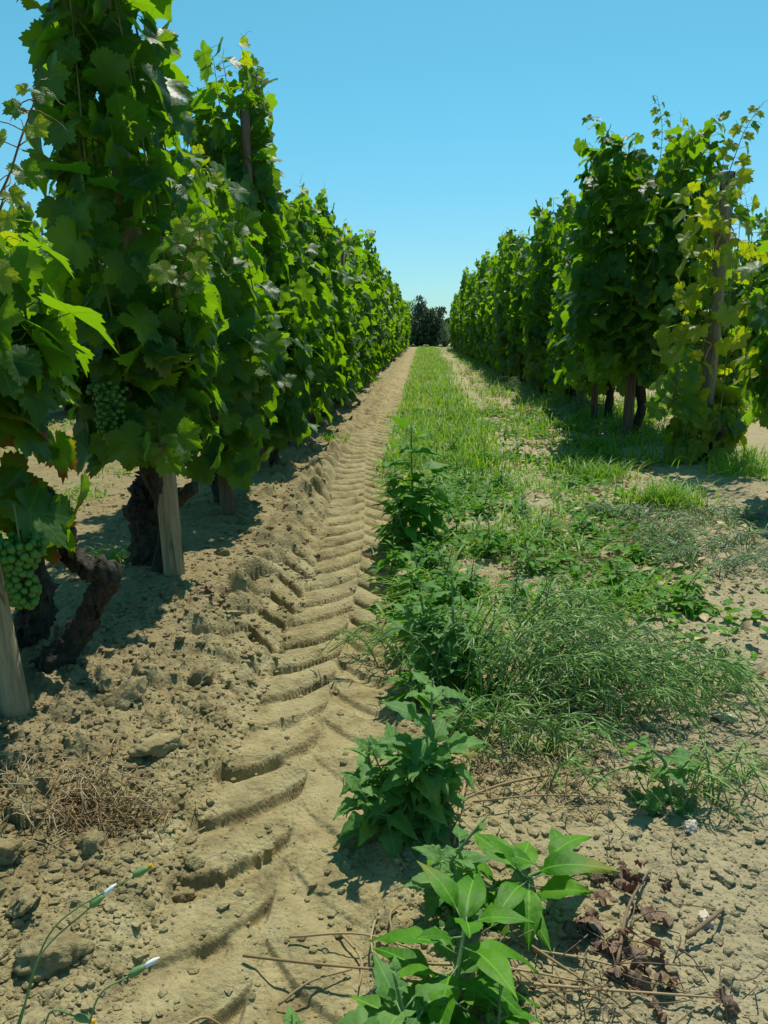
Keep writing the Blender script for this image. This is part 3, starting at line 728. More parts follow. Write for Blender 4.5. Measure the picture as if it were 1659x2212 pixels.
stray(vy, [PY(1585, 500, 5.3), PY(1555, 440, 5.3), PY(1560, 360, 5.3)], 10, .085, 12, 2.0)
stray(vy, [PY(1440, 900, 5.1), PY(1460, 840, 5.1), PY(1500, 760, 5.2)], 10, .11, 14, 0.0)

# ------------------------------------------------------------------ end-of-row bushes and dark conifer
def bush(x, y, Hh, Wd, label, n, seed, mat=M_PINE, cat='tree', name='conifer_tree', spires=5, ls=.07):
    rr = random.Random(seed); z0 = ghc(x, y)
    t = thing(name, label, cat, (x, y, z0)); lv = []; b = Bag()
    cl = []
    for k in range(spires):
        a = rr.uniform(0, 6.28); q = rr.random() ** .6 * Wd * .42
        cl.append((math.cos(a) * q, math.sin(a) * q, Hh * (1 - .5 * q / Wd - rr.uniform(0, .35)), Wd * rr.uniform(.16, .3)))
    cl[0] = (0, 0, Hh, Wd * .25)
    for c in cl: b.tube(spline([(0, 0, -.1), (c[0] * .5, c[1] * .5, c[2] * .3), (c[0], c[1], c[2] * .9)], 8), np.linspace(.06, .012, 8), 6, rough=.15)
    for i in range(n):
        c = cl[i % spires]; f = rr.random() ** .8; rad = c[3] * (1.15 - f) ** .7 * math.sqrt(rr.random()) * (1.2 if rr.random() < .8 else 1.6)
        a = rr.uniform(0, 6.28); p = Vector((c[0] * (.3 + .7 * f) + math.cos(a) * rad, c[1] * (.3 + .7 * f) + math.sin(a) * rad, c[2] * f + .05))
        lv.append((frame(Vector((math.cos(a), math.sin(a), rr.gauss(.4, .5))), Vector((rr.gauss(0, .4), rr.gauss(0, .4), 1)), ls * rr.uniform(.6, 1.4), p), 0.0))
    link('trunk', b.mesh('trunk', M_BARK), t)
    link('crown', batch(lv, [blade_leaf(SML_P, 1)], 'crown', mat), t, kind='stuff')
    return t
x, y = PY(905, 744, 42).xy; bush(x, 42, 2.45, 3.2, 'dark spiky conifer closing the far end of the aisle', 9000, 1, spires=14, ls=.13)
x, y = PY(938, 744, 43).xy; bush(x, 43, 1.9, 3.0, 'dark lower conifer just right of the spiky one', 6000, 2, spires=12, ls=.13)
x, y = PY(885, 744, 45).xy; bush(x, 45, 2.3, 3.0, 'green bush half hidden behind the end of the left row', 2600, 3, mat=M_AMA, name='bush', cat='bush', spires=8, ls=.12)
x, y = PY(960, 744, 41).xy; bush(x, 41, 1.2, 2.0, 'low olive bush at the foot of the end conifers', 1500, 4, mat=M_GREYW, name='bush', cat='bush', spires=6, ls=.08)

# ------------------------------------------------------------------ weeds
def weed(base, top, label, meshes, size, n, seed, cat='weed', name='amaranth_plant', group=None, r=.006, branches=0, bend=(0, 0, 0), gmat=None, whorl=7, droop=.35, tsh=.6, single=False):
    rr = random.Random(seed); base = Vector(base); top = Vector(top)
    t = thing(name, label, cat, base, group); b = Bag()
    mid = (top - base) * .5 + Vector(bend)
    stems = [(spline([Vector((0, 0, -.03)), mid * .5 + Vector((rr.gauss(0, .01), rr.gauss(0, .01), 0)), mid, top - base], 22), 1.0)]
    Hh = (top - base).length
    for k in range(branches):
        f = rr.uniform(.08, .75); p = Vector(stems[0][0][int(f * 21)]); a = 2.4 * k + rr.uniform(-.5, .5); L = Hh * rr.uniform(.25, .5) * (1.15 - f)
        q = p + Vector((math.cos(a), math.sin(a), .35)) * L * .55; e = p + Vector((math.cos(a), math.sin(a), 1.0)) * L * .9
        stems.append((spline([p, q, e], 10), .5))
    lv = []
    for si, (P, sc_) in enumerate(stems):
        b.tube(P, np.linspace(r * sc_, r * .35 * sc_, len(P)), 6)
        m = n if si == 0 else max(4, n // 3)
        for i in range(m):
            f = .10 + .9 * (i + rr.random() * .5) / m if si == 0 else .25 + .75 * i / m
            p = Vector(P[min(len(P) - 1, int(f * (len(P) - 1)))]); a = i * 2.4 + seed
            out = Vector((math.cos(a), math.sin(a), 0)); s = size * (sc_ ** .35) * (1.05 - tsh * f ** 3) * rr.uniform(.65, 1.2)
            if i >= m - 3: s *= 1 - .75 * tsh
            up = -.25 + 1.2 * f ** 2 + rr.gauss(0, .25)
            tip = out + Vector((0, 0, up)); nn = Vector((-out.x * up * .8, -out.y * up * .8, 1)) + Vector((rr.gauss(0, .3), rr.gauss(0, .3), 0))
            st = p + tip.normalized() * s * .35; b.tube([tuple(p), tuple(st)], [.0016, .0012], 4)
            lv.append((frame(nn, tip, s, st), 2.0 if f > .93 else 0.0))
    link('stem', b.mesh('stem', M_STEM), t)
    if single:
        link('foliage', batch(lv, single, 'foliage', meshes[0].materials[0]), t, kind='stuff')
    else:
        for i, (m_, f) in enumerate(lv): o = link('leaf', meshes[i % 3], t); o.matrix_basis = m_
    return t
def gp(px, py, z=None):
    x, y = G(px, py); return Vector((x, y, ghc(x, y) if z is None else z))
def top_at(base, px, py, dy=0): return PY(px, py, base.y + dy)
b_ = gp(893, 1170); weed(b_, top_at(b_, 888, 918), 'tall upright amaranth in the aisle, its pale top against the grass', AMA_MESH, .125, 52, 1, branches=5, r=.009, tsh=.1)
b_ = gp(935, 1455); weed(b_, top_at(b_, 895, 1180, .05), 'tall goosefoot with toothed leaves behind the rocket weed mass', GOO_MESH, .085, 40, 2, name='goosefoot_plant', branches=7)
b_ = gp(985, 1480); weed(b_, top_at(b_, 975, 1230, .05), 'thin goosefoot leaning beside the tall toothed one', GOO_MESH, .055, 34, 3, name='goosefoot_plant', branches=6)
b_ = gp(868, 1810); weed(b_, top_at(b_, 935, 1465, .06), 'bushy goosefoot on the track edge with a broad pale top', GOO_MESH, .072, 38, 4, name='goosefoot_plant', branches=8, bend=(.02, 0, 0), tsh=.1)
b_ = gp(850, 1790); weed(b_, top_at(b_, 800, 1600, .02), 'low goosefoot spreading onto the tyre track', GOO_MESH, .06, 24, 5, name='goosefoot_plant', branches=9, bend=(-.03, 0, 0))
b_ = gp(905, 1800); weed(b_, top_at(b_, 960, 1640, .0), 'small goosefoot under the broad pale-topped one', GOO_MESH, .045, 26, 6, name='goosefoot_plant', branches=7)
b_ = gp(1460, 1745); weed(b_, top_at(b_, 1300, 1560, .04), 'goosefoot leaning left over bare soil with lobed top leaves', GOO_MESH, .078, 16, 7, name='goosefoot_plant', branches=5, bend=(.04, 0, .02))
b_ = gp(985, 2010); weed(b_, top_at(b_, 1050, 1765, .04), 'slim blue-green goosefoot behind the front amaranth', GOO_MESH, .062, 18, 8, name='goosefoot_plant', branches=3, bend=(-.03, 0, .02))
b_ = gp(960, 2260); weed(b_, top_at(b_, 1010, 1960, .10), 'large bright amaranth in the near foreground with long pointed leaves', AMA_MESH, .092, 28, 9, branches=1, r=.007, tsh=.15)
b_ = gp(1075, 2300); weed(b_, top_at(b_, 1080, 2110, .02), 'small amaranth crowding the front amaranth on its right', AMA_MESH, .075, 14, 10, r=.004, branches=2)
b_ = gp(900, 2330); weed(b_, top_at(b_, 850, 2100, .02), 'blue-green goosefoot tucked under the front amaranth', GOO_MESH, .085, 18, 11, name='goosefoot_plant', branches=4)
b_ = gp(1105, 2000); weed(b_, top_at(b_, 1228, 1868, .06), 'dark amaranth with a whorl of drooping leaves over red dead leaves', AMA_MESH, .10, 15, 12, branches=1, bend=(-.02, 0, .03), tsh=.1)
b_ = gp(1000, 2000); weed(b_, top_at(b_, 1080, 1900, .02), 'low mixed amaranth between the front one and the whorled one', AMA_MESH, .055, 18, 13, branches=4, r=.004)
b_ = gp(640, 2330); weed(b_, top_at(b_, 630, 2190, .0), 'small green weed just rising at the bottom of the picture', GOO_MESH, .05, 12, 14, name='goosefoot_plant', r=.003)

# middle-distance leafy weeds: individual plants, alike in the photograph
AMA_V = [blade_leaf(AMA_P[::2] + [AMA_P[-1]], s, .25, .3) for s in range(2)]; GOO_V = [blade_leaf(GOO_P[::2], s, .2, .3) for s in range(2)]
mids = [(1085, 960, .30), (1120, 985, .26), (1050, 1010, .20), (1000, 1060, .24), (960, 1100, .25), (1040, 1120, .22), (920, 1230, .2), (860, 1120, .24), (985, 1160, .28), (1060, 1200, .22),
        (1130, 1130, .18), (1180, 1170, .16), (950, 1300, .26), (1010, 1290, .2), (1150, 1240, .18), (870, 1290, .2), (1100, 1300, .2), (1240, 1160, .15), (900, 1330, .2), (1180, 1330, .2),
        (1330, 950, .22), (1300, 1010, .2), (1230, 1060, .12), (1470, 1290, .12), (1330, 1270, .12), (1580, 930, .3), (1610, 900, .35), (1640, 890, .35), (1560, 900, .3), (980, 980, .2), (850, 1050, .2), (840, 1180, .2), (1060, 1400, .2), (1500, 1330, .08), (1250, 1350, .15), (1390, 1220, .1),
        (880, 1390, .22), (1000, 1370, .24), (850, 1240, .2), (910, 1120, .24), (960, 1240, .22), (1050, 1500, .16), (900, 1520, .16), (990, 1560, .14), (960, 1020, .22), (1080, 1060, .2)]
MLAB = ['tallest leafy weed on the right edge of the far grass strip', 'dull toothed weed just below the tallest right-edge weed', 'pointed-leaved weed inside the end of the grass strip', 'small weed half right of the tall amaranth top',
 'toothed weed touching the right side of the tall amaranth', 'bright weed one step right of the tall amaranth stem', 'leafy weed between the tall amaranth and the tall goosefoot', 'toothed weed left behind the tall amaranth on the track edge', 'wide weed low to the right of the tall amaranth',
 'leafy weed in the very middle of the weedy patch', 'dull toothed weed before the flattened green grass', 'low bright weed beside the thin grass tussock', 'weed just above the tall goosefoot top', 'toothed weed right behind the tall goosefoot', 'bright low weed behind the rocket weed mass',
 'weed leaning over the tread marks left of the goosefoot', 'toothed weed at the far rim of the rocket mass', 'small bright weed between grass and flattened straw', 'weed at the left shoulder of the tall goosefoot', 'toothed weed at the right rear of the rocket mass',
 'weed in the shade edge under the right row', 'bright weed below the shade-edge tussocks', 'toothed weed alone on the bare strip before the right row', 'flat rosette weed on pale soil near the right edge', 'small rosette weed beside the flattened low tussock',
 'weed beyond the grey post, lowest of four', 'toothed tall weed beyond the grey post', 'bright tall weed at the right edge beyond the post', 'weed directly left behind the grey post foot', 'toothed weed where the grass strip begins', 'weed at the left start of the grass strip by the treads',
 'small weed on the track edge before the tall amaranth', 'toothed weed inside the left part of the rocket mass', 'tiny flat weed on bare soil at far right', 'bright weed poking through the rocket weed top', 'toothed weed by the wilted grey stalks',
 'bright weed close left of the tall goosefoot stem', 'toothed weed close right of the tall goosefoot stem', 'weed on the track edge midway between the two tall weeds', 'weed hugging the foot of the tall amaranth', 'toothed weed between the tall weeds, away from the track',
 'weed under the left end of the rocket mass', 'bright weed between the tall goosefoot and the bushy one', 'toothed weed at the back of the bushy goosefoot', 'weed on the strip behind the tall amaranth', 'toothed low weed beyond the weedy patch, right of the amaranth']
for i, (px, py, h) in enumerate(mids):
    b_ = gp(px, py); rr = random.Random(500 + i); goo = i % 3 == 1
    weed(b_, b_ + Vector((rr.gauss(0, .04), rr.gauss(0, .04), h * .85)), MLAB[i], GOO_MESH if goo else AMA_MESH, .062 if not goo else .05, 22, 600 + i,
         name='leafy_weed', group='leafy weeds in the middle of the aisle', branches=4, r=.004, single=GOO_V if goo else AMA_V)

# arching rocket-like weed: thin stalks with needle pods
NEED = blade_leaf([(0, .012), (.5, .035), (1, .008)], 1, .1, .25)
def arching(base, n, reach, hh, label, seed, mat=M_GRASS, name='trailing_weed', dirx=(.2, 1.0), pods=34, plen=.035, group=None):
    rr = random.Random(seed); t = thing(name, label, 'weed', base, group); b = Bag(); lv = []
    for k in range(n):
        a = rr.uniform(*dirx) if k % 6 else rr.uniform(-3, 3); L = reach * rr.uniform(.45, 1); h = hh * rr.uniform(.5, 1)
        o = Vector((rr.gauss(0, .06), rr.gauss(0, .06), -.01)); d = Vector((math.cos(a), math.sin(a) * .7, 0))
        P = spline([o, o + d * L * .25 + Vector((0, 0, h * .75)), o + d * L * .6 + Vector((0, 0, h)), o + d * L + Vector((0, 0, h * rr.uniform(.1, .6)))], 16)
        b.tube(P, np.linspace(.0026, .001, 16), 4)
        for i in range(pods):
            f = rr.uniform(.15, 1); p = Vector(P[int(f * 15)]) ; tg = Vector(P[min(15, int(f * 15) + 1)] - P[max(0, int(f * 15) - 1)]).normalized()
            tip = tg + Vector((rr.gauss(0, .55), rr.gauss(0, .55), rr.gauss(0, .5)))
            lv.append((frame(Vector((rr.gauss(0, .5), rr.gauss(0, .5), 1)), tip, plen * rr.uniform(.6, 1.7), p), 2.0 if rr.random() < .2 else 0.0))
    link('stalks', b.mesh('stalks', M_STEM), t, kind='stuff'); link('foliage', batch(lv, [NEED], 'foliage', mat), t, kind='stuff'); return t
M_ROCKET = leaf_material('rocket_weed', [(.07, .17, .025), (.10, .22, .035), (.15, .27, .05)], (.28, .30, .12), (.1, .2, .05), (.2, .45, .05), gloss=.5, spec=.4, veins='none', tmix=.3, bump=.1)
for i, (px, py, n, rc, hh, dx, lab) in enumerate([
        (1090, 1500, 26, .42, .26, (-.3, .5), 'rocket weed mass in mid aisle, thin stalks over dark shade'), (1200, 1540, 26, .42, .24, (-.9, .3), 'rocket weed arching right with long pale pods'),
        (1010, 1500, 20, .34, .24, (-.4, 2.6), 'rocket weed tangled round the tall goosefoot'), (1150, 1450, 20, .45, .26, (-.2, .6), 'rocket weed at the back of the tangled mass'),
        (1290, 1520, 18, .42, .20, (-1.0, -.1), 'rocket weed bending down to bare soil on its right'), (1050, 1590, 14, .26, .14, (-1.6, .2), 'short rocket weed at the near edge of the mass'),
        (860, 1420, 10, .24, .12, (2.2, 3.6), 'thin weed stalks spilling left onto the tyre track'), (1380, 1480, 14, .36, .16, (-1.3, -.3), 'rightmost arching rocket weed reaching far over bare soil'),
        (1560, 1700, 8, .16, .12, (-.6, 2.5), 'wispy weed alone on the pale soil near the right edge'), (1550, 1500, 9, .16, .12, (-1, 3), 'small grassy weed on pale soil by a flat stone'),
        (1180, 1620, 8, .2, .1, (-2, .2), 'drooping pale weed stalk in front of the tangled mass')]):
    arching(gp(px, py), n, rc, hh, lab, 700 + i, mat=M_ROCKET, dirx=dx)
M_PALE = leaf_material('pale_pods', [(.16, .26, .09), (.20, .30, .11), (.26, .35, .15)], (.40, .40, .2), (.2, .3, .1), (.3, .5, .1), gloss=.5, spec=.4, veins='none', tmix=.25, bump=.1)
for i, (px, py, n, rc, hh, dx, lab) in enumerate([(1230, 1480, 6, .50, .22, (-.75, -.35), 'long pale seed stems arching over to the bare soil'), (1100, 1480, 5, .40, .24, (-.6, .1), 'pale seed stems crossing the rocket weed mass'), (1190, 1400, 4, .25, .26, (-1.8, -1.2), 'pale seed stems hanging straight down in the middle')]):
    arching(gp(px, py), n, rc, hh, lab, 760 + i, mat=M_PALE, dirx=dx, pods=44, plen=.03)
for i, (px, py, lab) in enumerate([(1440, 1180, 'grey wilted weed heap beside the green tussock'), (1520, 1230, 'grey wilted weeds lying near the right edge'), (1600, 1190, 'grey-green uprooted weed at the right edge'),
                                   (1130, 850, 'grey feathery weed under the far right vines'), (1080, 830, 'pale feathery weed beside the bare strip'), (1230, 900, 'feathery weed in the shade of the right row'), (1360, 1130, 'wilted stalks fallen left of the green tussock'), (1560, 1130, 'dim grey weed in the shade of the nearest right vine')]):
    arching(gp(px, py), 20, .34 if py > 1000 else .5, .10 if py > 1000 else .26, lab, 800 + i, mat=M_GREYW, name='wilted_weed', dirx=(0, 6.28), pods=30, plen=.04)

# ------------------------------------------------------------------ grass
def blades(pts, hmin, hmax, wid, seed, spread=.5, flagp=.06, seg=3):
    """many blades as one joined triangle mesh (vectorised)"""
    r = np.random.default_rng(seed); n = len(pts); P = np.asarray(pts, float)
    a = r.uniform(0, 2 * np.pi, n); h = r.uniform(hmin, hmax, n) * (P[:, 3] if P.shape[1] > 3 else 1); ln = r.uniform(.15, 1.0, n) * spread * h
    ca, sa = np.cos(a), np.sin(a); w0 = wid * r.uniform(.6, 1.3, n); V = []; L = []
    rnd = r.random(n) * .95 + np.where(r.random(n) < flagp, 2.0, 0)
    for i in range(seg + 1):
        f = i / seg; ww = w0 * (1 - f ** 1.6) * .5 + .0004
        cx = P[:, 0] + ca * ln * f ** 1.8 * 1.3; cy = P[:, 1] + sa * ln * f ** 1.8 * 1.3; cz = P[:, 2] - .008 + h * (f - .35 * spread * f ** 3)
        for s in (-1, 1):
            V.append(np.stack([cx - s * sa * ww, cy + s * ca * ww, cz], -1)); L.append(np.stack([np.full(n, .3 * s), np.full(n, f), rnd], -1))
    V = np.stack(V, 1); L = np.stack(L, 1); k = 2 * (seg + 1); F = []
    for i in range(seg): F += [(2 * i, 2 * i + 1, 2 * i + 3), (2 * i, 2 * i + 3, 2 * i + 2)]
    F = (np.array(F)[None] + (np.arange(n) * k)[:, None, None]).reshape(-1, 3)
    return V.reshape(-1, 3), F, L.reshape(-1, 3)
def scatter(n, x0, x1, y0, y1, dens, seed, power=2.0):
    r = np.random.default_rng(seed); u = r.random(n); y = y0 * (y1 / y0) ** u ** 1.0 if power == 2.0 else y0 + (y1 - y0) * u
    x = r.uniform(x0, x1, n); keep = r.random(n) < dens(x, y); x, y = x[keep], y[keep]; return x, y
def strip_density(x, y):
    e = .10 * fbm(x * 1.3, y * 1.3, 80, 3) * 2
    core = sst(-.36, -.20, x + e) * (1 - sst(.45, .80, x + 1.6 * e)) * sst(4.0, 5.6, y + 3 * e) * (.45 + .55 * sst(-.14, .04, fbm(x * 3.5, y * 2.2, 89, 3)))
    mid = 1.0 * sst(-.18, 0, x + e) * (1 - sst(.7, 1.1, x)) * sst(2.0, 2.8, y) * sst(-.14, .04, fbm(x * 2.4, y * 2.4, 83, 2)) * (1 - sst(4.4, 5.6, y))
    rightg = .50 * sst(.95, 1.2, x + .3 * e) * (1 - sst(2.3, 2.6, x)) * sst(3.2, 4.2, y) * np.maximum(sst(-.10, .12, fbm(x * 1.6, y * 1.6, 85, 2)), .55 * sst(5, 8, y) * (.4 + .6 * sst(-.1, .1, fbm(x * 3, y * 1.5, 90, 2))))
    track = .6 * sst(.7, .9, x) * (1 - sst(1.1, 1.3, x)) * sst(3.2, 6, y) * sst(.0, .2, fbm(x * 2.5, y * 2.5, 86, 2))
    lft = .35 * sst(-1.9, -1.3, x) * (1 - sst(-1.0, -.7, x)) * sst(3.2, 6, y) * sst(0, .15, fbm(x * 2, y * 2, 87, 2))
    back = .95 * (sst(2.4, 2.8, x) * sst(5.6, 6.6, y) + .8 * sst(-1.7, -2.1, x) * sst(2.6, 3.4, y)) * sst(-.1, .1, fbm(x * 1, y * 1, 88, 2))
    return np.clip(core + mid + rightg * 1.5 + track + lft + back, 0, 1)
x, y = scatter(150000, -4.5, 5.5, 1.9, 41, strip_density, 5)
z = gh(x, y); far = 1 + .5 * sst(8, 25, y)
hs = np.where((x > -.4) & (x < .75), 1.0, .8) * (.6 + .8 * vn(x * 3, y * 3, 99))
V_, F_, L_ = blades(np.stack([x, y, z, hs], -1), .045, .13, .0085, 6, 1.5)
link('grass', np_mesh('grass', V_, F_, M_GRASS, L_), kind='stuff')
# widen with distance-independent tufts of seed-heading grass in the strip
x, y = scatter(60000, -.3, 5.4, 5, 38, lambda x, y: .8 * strip_density(x, y), 15)
V_, F_, L_ = blades(np.stack([x, y, gh(x, y), 1 + 0 * x], -1), .10, .20, .011, 16, .7, .12)
link('tall_grass', np_mesh('tall_grass', V_, F_, M_GRASS, L_), kind='stuff')
def tuft(px, py, n, h, rad, label, seed):
    b_ = gp(px, py); r = np.random.default_rng(seed)
    p = np.stack([r.normal(0, rad, n), r.normal(0, rad, n), np.zeros(n)], -1)
    V, F, L = blades(p, h * .45, h, .006, seed, 1.0, .05, 5)
    return thing('grass_tussock', label, 'grass tussock', b_, data=np_mesh('grass_tussock', V, F, M_GRASS, L))
for i, a in enumerate([(1440, 1095, 420, .24, .10, 'bright green grass tussock left of the shaded right vine'), (1300, 1030, 300, .2, .10, 'grass tussock at the shade edge of the right row'), (1290, 975, 300, .2, .06, 'grass tussock behind the shade-edge one'),
                       (1340, 1310, 300, .10, .09, 'low flattened grass tussock in the middle right'), (1230, 880, 260, .24, .14, 'grass tussock under the right row, farther off'), (1180, 1150, 220, .14, .12, 'thin grass tussock amid leafy weeds'),
                       (1110, 1180, 200, .14, .1, 'grass tussock left of the thin one amid weeds'), (520, 1010, 220, .16, .1, 'shaded grass tuft between the left trunks'), (240, 1225, 120, .12, .05, 'grass blades behind the crooked vine arm'),
                       (1600, 1040, 300, .2, .14, 'dim grass tussock right of the grey post'), (790, 830, 200, .2, .12, 'grass tuft at the foot of the left row, far along'), (715, 960, 120, .12, .07, 'small grass tuft on the soil berm')]):
    tuft(*a, 900 + i)

# low herb carpet between the weeds
HB = blade_leaf(SML_P, 2, .2, .3)
def herb(n, dens, x0, x1, y0, y1, size, mat, name, seed, flag=.05):
    x, y = scatter(n, x0, x1, y0, y1, dens, seed, 1.0); z = gh(x, y); rr = random.Random(seed); lv = []
    for a, b, c in zip(x, y, z):
        an = rr.uniform(0, 6.28); tip = Vector((math.cos(an), math.sin(an), rr.uniform(-.1, .9)))
        lv.append((frame(Vector((rr.gauss(0, .4), rr.gauss(0, .4), 1)), tip, size * rr.uniform(.5, 1.5), Vector((a, b, c + rr.uniform(0, .05)))), 2.0 if rr.random() < flag else 0.0))
    link(name, batch(lv, [HB], name, mat), kind='stuff')
def hd(x, y): return np.clip(.85 * sst(-.22, -.05, x) * (1 - sst(.6, 1.2, x - .15 * (y - 2))) * sst(2.0, 2.5, y) * sst(-.12, .12, fbm(x * 3, y * 3, 95, 2)), 0, 1)
herb(34000, hd, -.25, 2.0, 1.7, 9.0, .040, M_AMA, 'low_herbs', 31)
def hd2(x, y): return .35 * sst(-.25, .0, x) * sst(-.02, .2, fbm(x * 2.5, y * 2.5, 97, 2))
def hd4(x, y): return .8 * strip_density(x, y)
herb(46000, hd4, -4.0, 5.4, 3, 34, .05, M_GOOSE, 'broad_herbs', 41, .1)
herb(5000, lambda x, y: .9 * sst(.5, 1.0, x) * sst(-.1, .1, fbm(x * 2, y * 2, 96, 2)), .5, 2.6, 3.2, 20, .06, M_STRAW, 'dead_grass', 42, .1)
herb(1800, hd2, -.2, 1.5, 1.0, 3.5, .018, M_ROCKET, 'seedlings', 32)
def hd3(x, y): return .5 * sst(-.30, .0, x) * sst(-.05, .2, fbm(x * 2.0, y * 2.0, 98, 3))
herb(3500, hd3, -.3, 1.6, .9, 5.5, .045, M_STRAW, 'dry_litter', 33)

# ------------------------------------------------------------------ straw, sticks, dead leaves
def stalk(a, b, label, r=.0022, mat=M_STRAW, lift=(.01, .01), seed=0, name='dry_stalk', sag=.008, cat='stalk', group=None, la=None):
    rr = random.Random(seed); A = gp(*a); B = gp(*b); A.z = ghs(A.x, A.y) + lift[0]; B.z = ghs(B.x, B.y) + lift[1]; Mi = (A + B) / 2 + Vector((rr.gauss(0, .008), rr.gauss(0, .008), sag)); Mi.z = max(Mi.z, ghs(Mi.x, Mi.y) + r)
    P = spline([Vector((0, 0, 0)), Mi - A, B - A], 12); bg = Bag(); bg.tube(P, np.linspace(r, r * .6, 12), 7, rough=.1)
    return thing(name, label, cat, A, group, data=bg.mesh(name, mat))
for i, (a, b, lab, r) in enumerate([
        ((525, 2060), (905, 2125), 'long pale straw reaching left over the tyre track', .0026), ((625, 2020), (900, 2075), 'thinner straw above the long pale one', .0022), ((735, 2000), (775, 2130), 'brown straw standing across the crossed straws', .0022),
        ((385, 2212), (480, 2172), 'broken straw piece alone on the pressed track', .0028), ((905, 2110), (1300, 2160), 'long straw running right behind the front amaranth', .0024), ((1020, 2140), (1560, 2185), 'long brown straw along the bottom right', .0026),
        ((1110, 2050), (1330, 2190), 'slanting straw between red dead leaves', .0024), ((1150, 2080), (1480, 2170), 'straw crossing the slanting one', .002), ((765, 1760), (880, 1905), 'curved thin stalk on the track edge below the bushy goosefoot', .0020),
        ((600, 2155), (760, 2090), 'bent straw at lower left of the crossed straws', .0022), ((810, 2000), (815, 2110), 'upright thin straw left of the front amaranth', .0018), ((860, 1980), (850, 2050), 'short brown twig near the front amaranth', .0026),
        ((935, 1690), (985, 1850), 'thin dry stem fallen from the bushy goosefoot', .0018), ((490, 1265), (580, 1310), 'dry stem lying on the soil berm', .0022)]):
    stalk(a, b, lab, r, seed=i)
for i, (a, b, lab, r) in enumerate([((1240, 1690), (960, 1770), 'pale dry branch with forked tip lying in the clearing', .0036), ((1020, 1765), (1330, 1740), 'thin dry branch behind the forked one', .0020), ((1020, 1640), (980, 1850), 'curved tan stem rising in the clearing', .0040),
                                    ((1480, 2060), (1560, 1990), 'forked grey stick on the pale soil', .0040), ((1330, 2120), (1400, 1900), 'dry grey stem in the bottom right', .003), ((830, 1700), (970, 1755), 'reddish root lying under the bushy goosefoot', .0034)]):
    stalk(a, b, lab, r, mat=M_STRAW if i < 3 else M_STICK, seed=40 + i, lift=(.02, .01), name='dry_branch', cat='branch')
def dry_heap(px, py, n, rad, L, label, seed, mat=M_STRAW, rr_=.0011, name='dry_weed_heap'):
    b_ = gp(px, py); rr = random.Random(seed); b = Bag()
    for k in range(n):
        x0, y0 = rr.gauss(0, rad), rr.gauss(0, rad * .6); a = rr.uniform(0, 6.28); l = L * rr.uniform(.4, 1)
        zc = ghs(b_.x + x0, b_.y + y0) - b_.z
        p = [(x0, y0, zc + rr.uniform(0, .02)), (x0 + math.cos(a) * l * .5, y0 + math.sin(a) * l * .5, zc + rr.uniform(.01, .05)), (x0 + math.cos(a + .5) * l, y0 + math.sin(a + .5) * l, zc + rr.uniform(0, .03))]
        b.tube(spline(p, 6), rr_, 4)
    o = thing(name, label, 'dry weeds', b_, data=b.mesh(name, mat))
    if rad > .11: o['kind'] = 'stuff'
    return o
dry_heap(120, 1760, 150, .10, .10, 'tangled tan heap of dried weeds in the lower left', 1)
dry_heap(215, 1790, 120, .05, .09, 'yellow dried weed tuft right of the larger tan heap', 2)
dry_heap(1120, 1690, 150, .14, .09, 'scatter of dry grass stems in the clearing', 3)
dry_heap(1200, 1230, 120, .2, .14, 'dry straw scattered among mid-aisle weeds', 4)
dry_heap(1330, 1160, 160, .22, .16, 'flattened dry grass by the right row', 5)
dry_heap(1250, 2110, 60, .12, .10, 'thin dry stems among the red dead leaves', 6, M_STICK)
def dead_leaves(px, py, n, rad, size, label, seed):
    b_ = gp(px, py); rr = random.Random(seed); t = thing('dead_leaf_pile', label, 'dead leaves', b_)
    for k in range(n):
        x0, y0 = rr.gauss(0, rad), rr.gauss(0, rad); z = ghs(b_.x + x0, b_.y + y0) - b_.z + rr.uniform(.004, .022)
        o = link('dead_leaf', DEAD[k % 3], t)
        o.matrix_basis = frame(Vector((rr.gauss(0, .6), rr.gauss(0, .6), .8)), Vector((rr.gauss(0, 1), rr.gauss(0, 1), .1)), size * rr.uniform(.5, 1.2), Vector((x0, y0, z)))
def crumpled(seed):
    V, F, L = grape_leaf(26, .10, seed, True, .9); r = np.random.default_rng(seed)
    V[:, 2] += .8 * (vn(V[:, 0] * 4 + 9, V[:, 1] * 4 + 3, seed) - .5) + r.normal(0, .09, len(V)); return np_mesh('dead_leaf', V, F, M_DEADRED, L)
DEAD = [crumpled(s) for s in range(3)]
for i, a in enumerate([(1330, 1945, 18, .035, .021, 'crumpled red-brown leaves below the whorled amaranth'), (1290, 2040, 11, .035, .022, 'red-brown leaf scraps left of the grey stick'), (1380, 2130, 14, .05, .022, 'brown crushed leaves near the bottom right'),
                       (1310, 1115, 8, .05, .03, 'red dead leaves among the flattened weeds'), (1640, 1135, 5, .03, .04, 'orange-red leaf at the right edge in weeds'), (470, 1325, 6, .03, .022, 'dark red dead leaves on the soil berm'), (1320, 1335, 6, .03, .02, 'small red leaf scraps on the low grass'), (940, 970, 4, .04, .03, 'reddish seed head beside the tall amaranth')]):
    dead_leaves(*a, 60 + i)

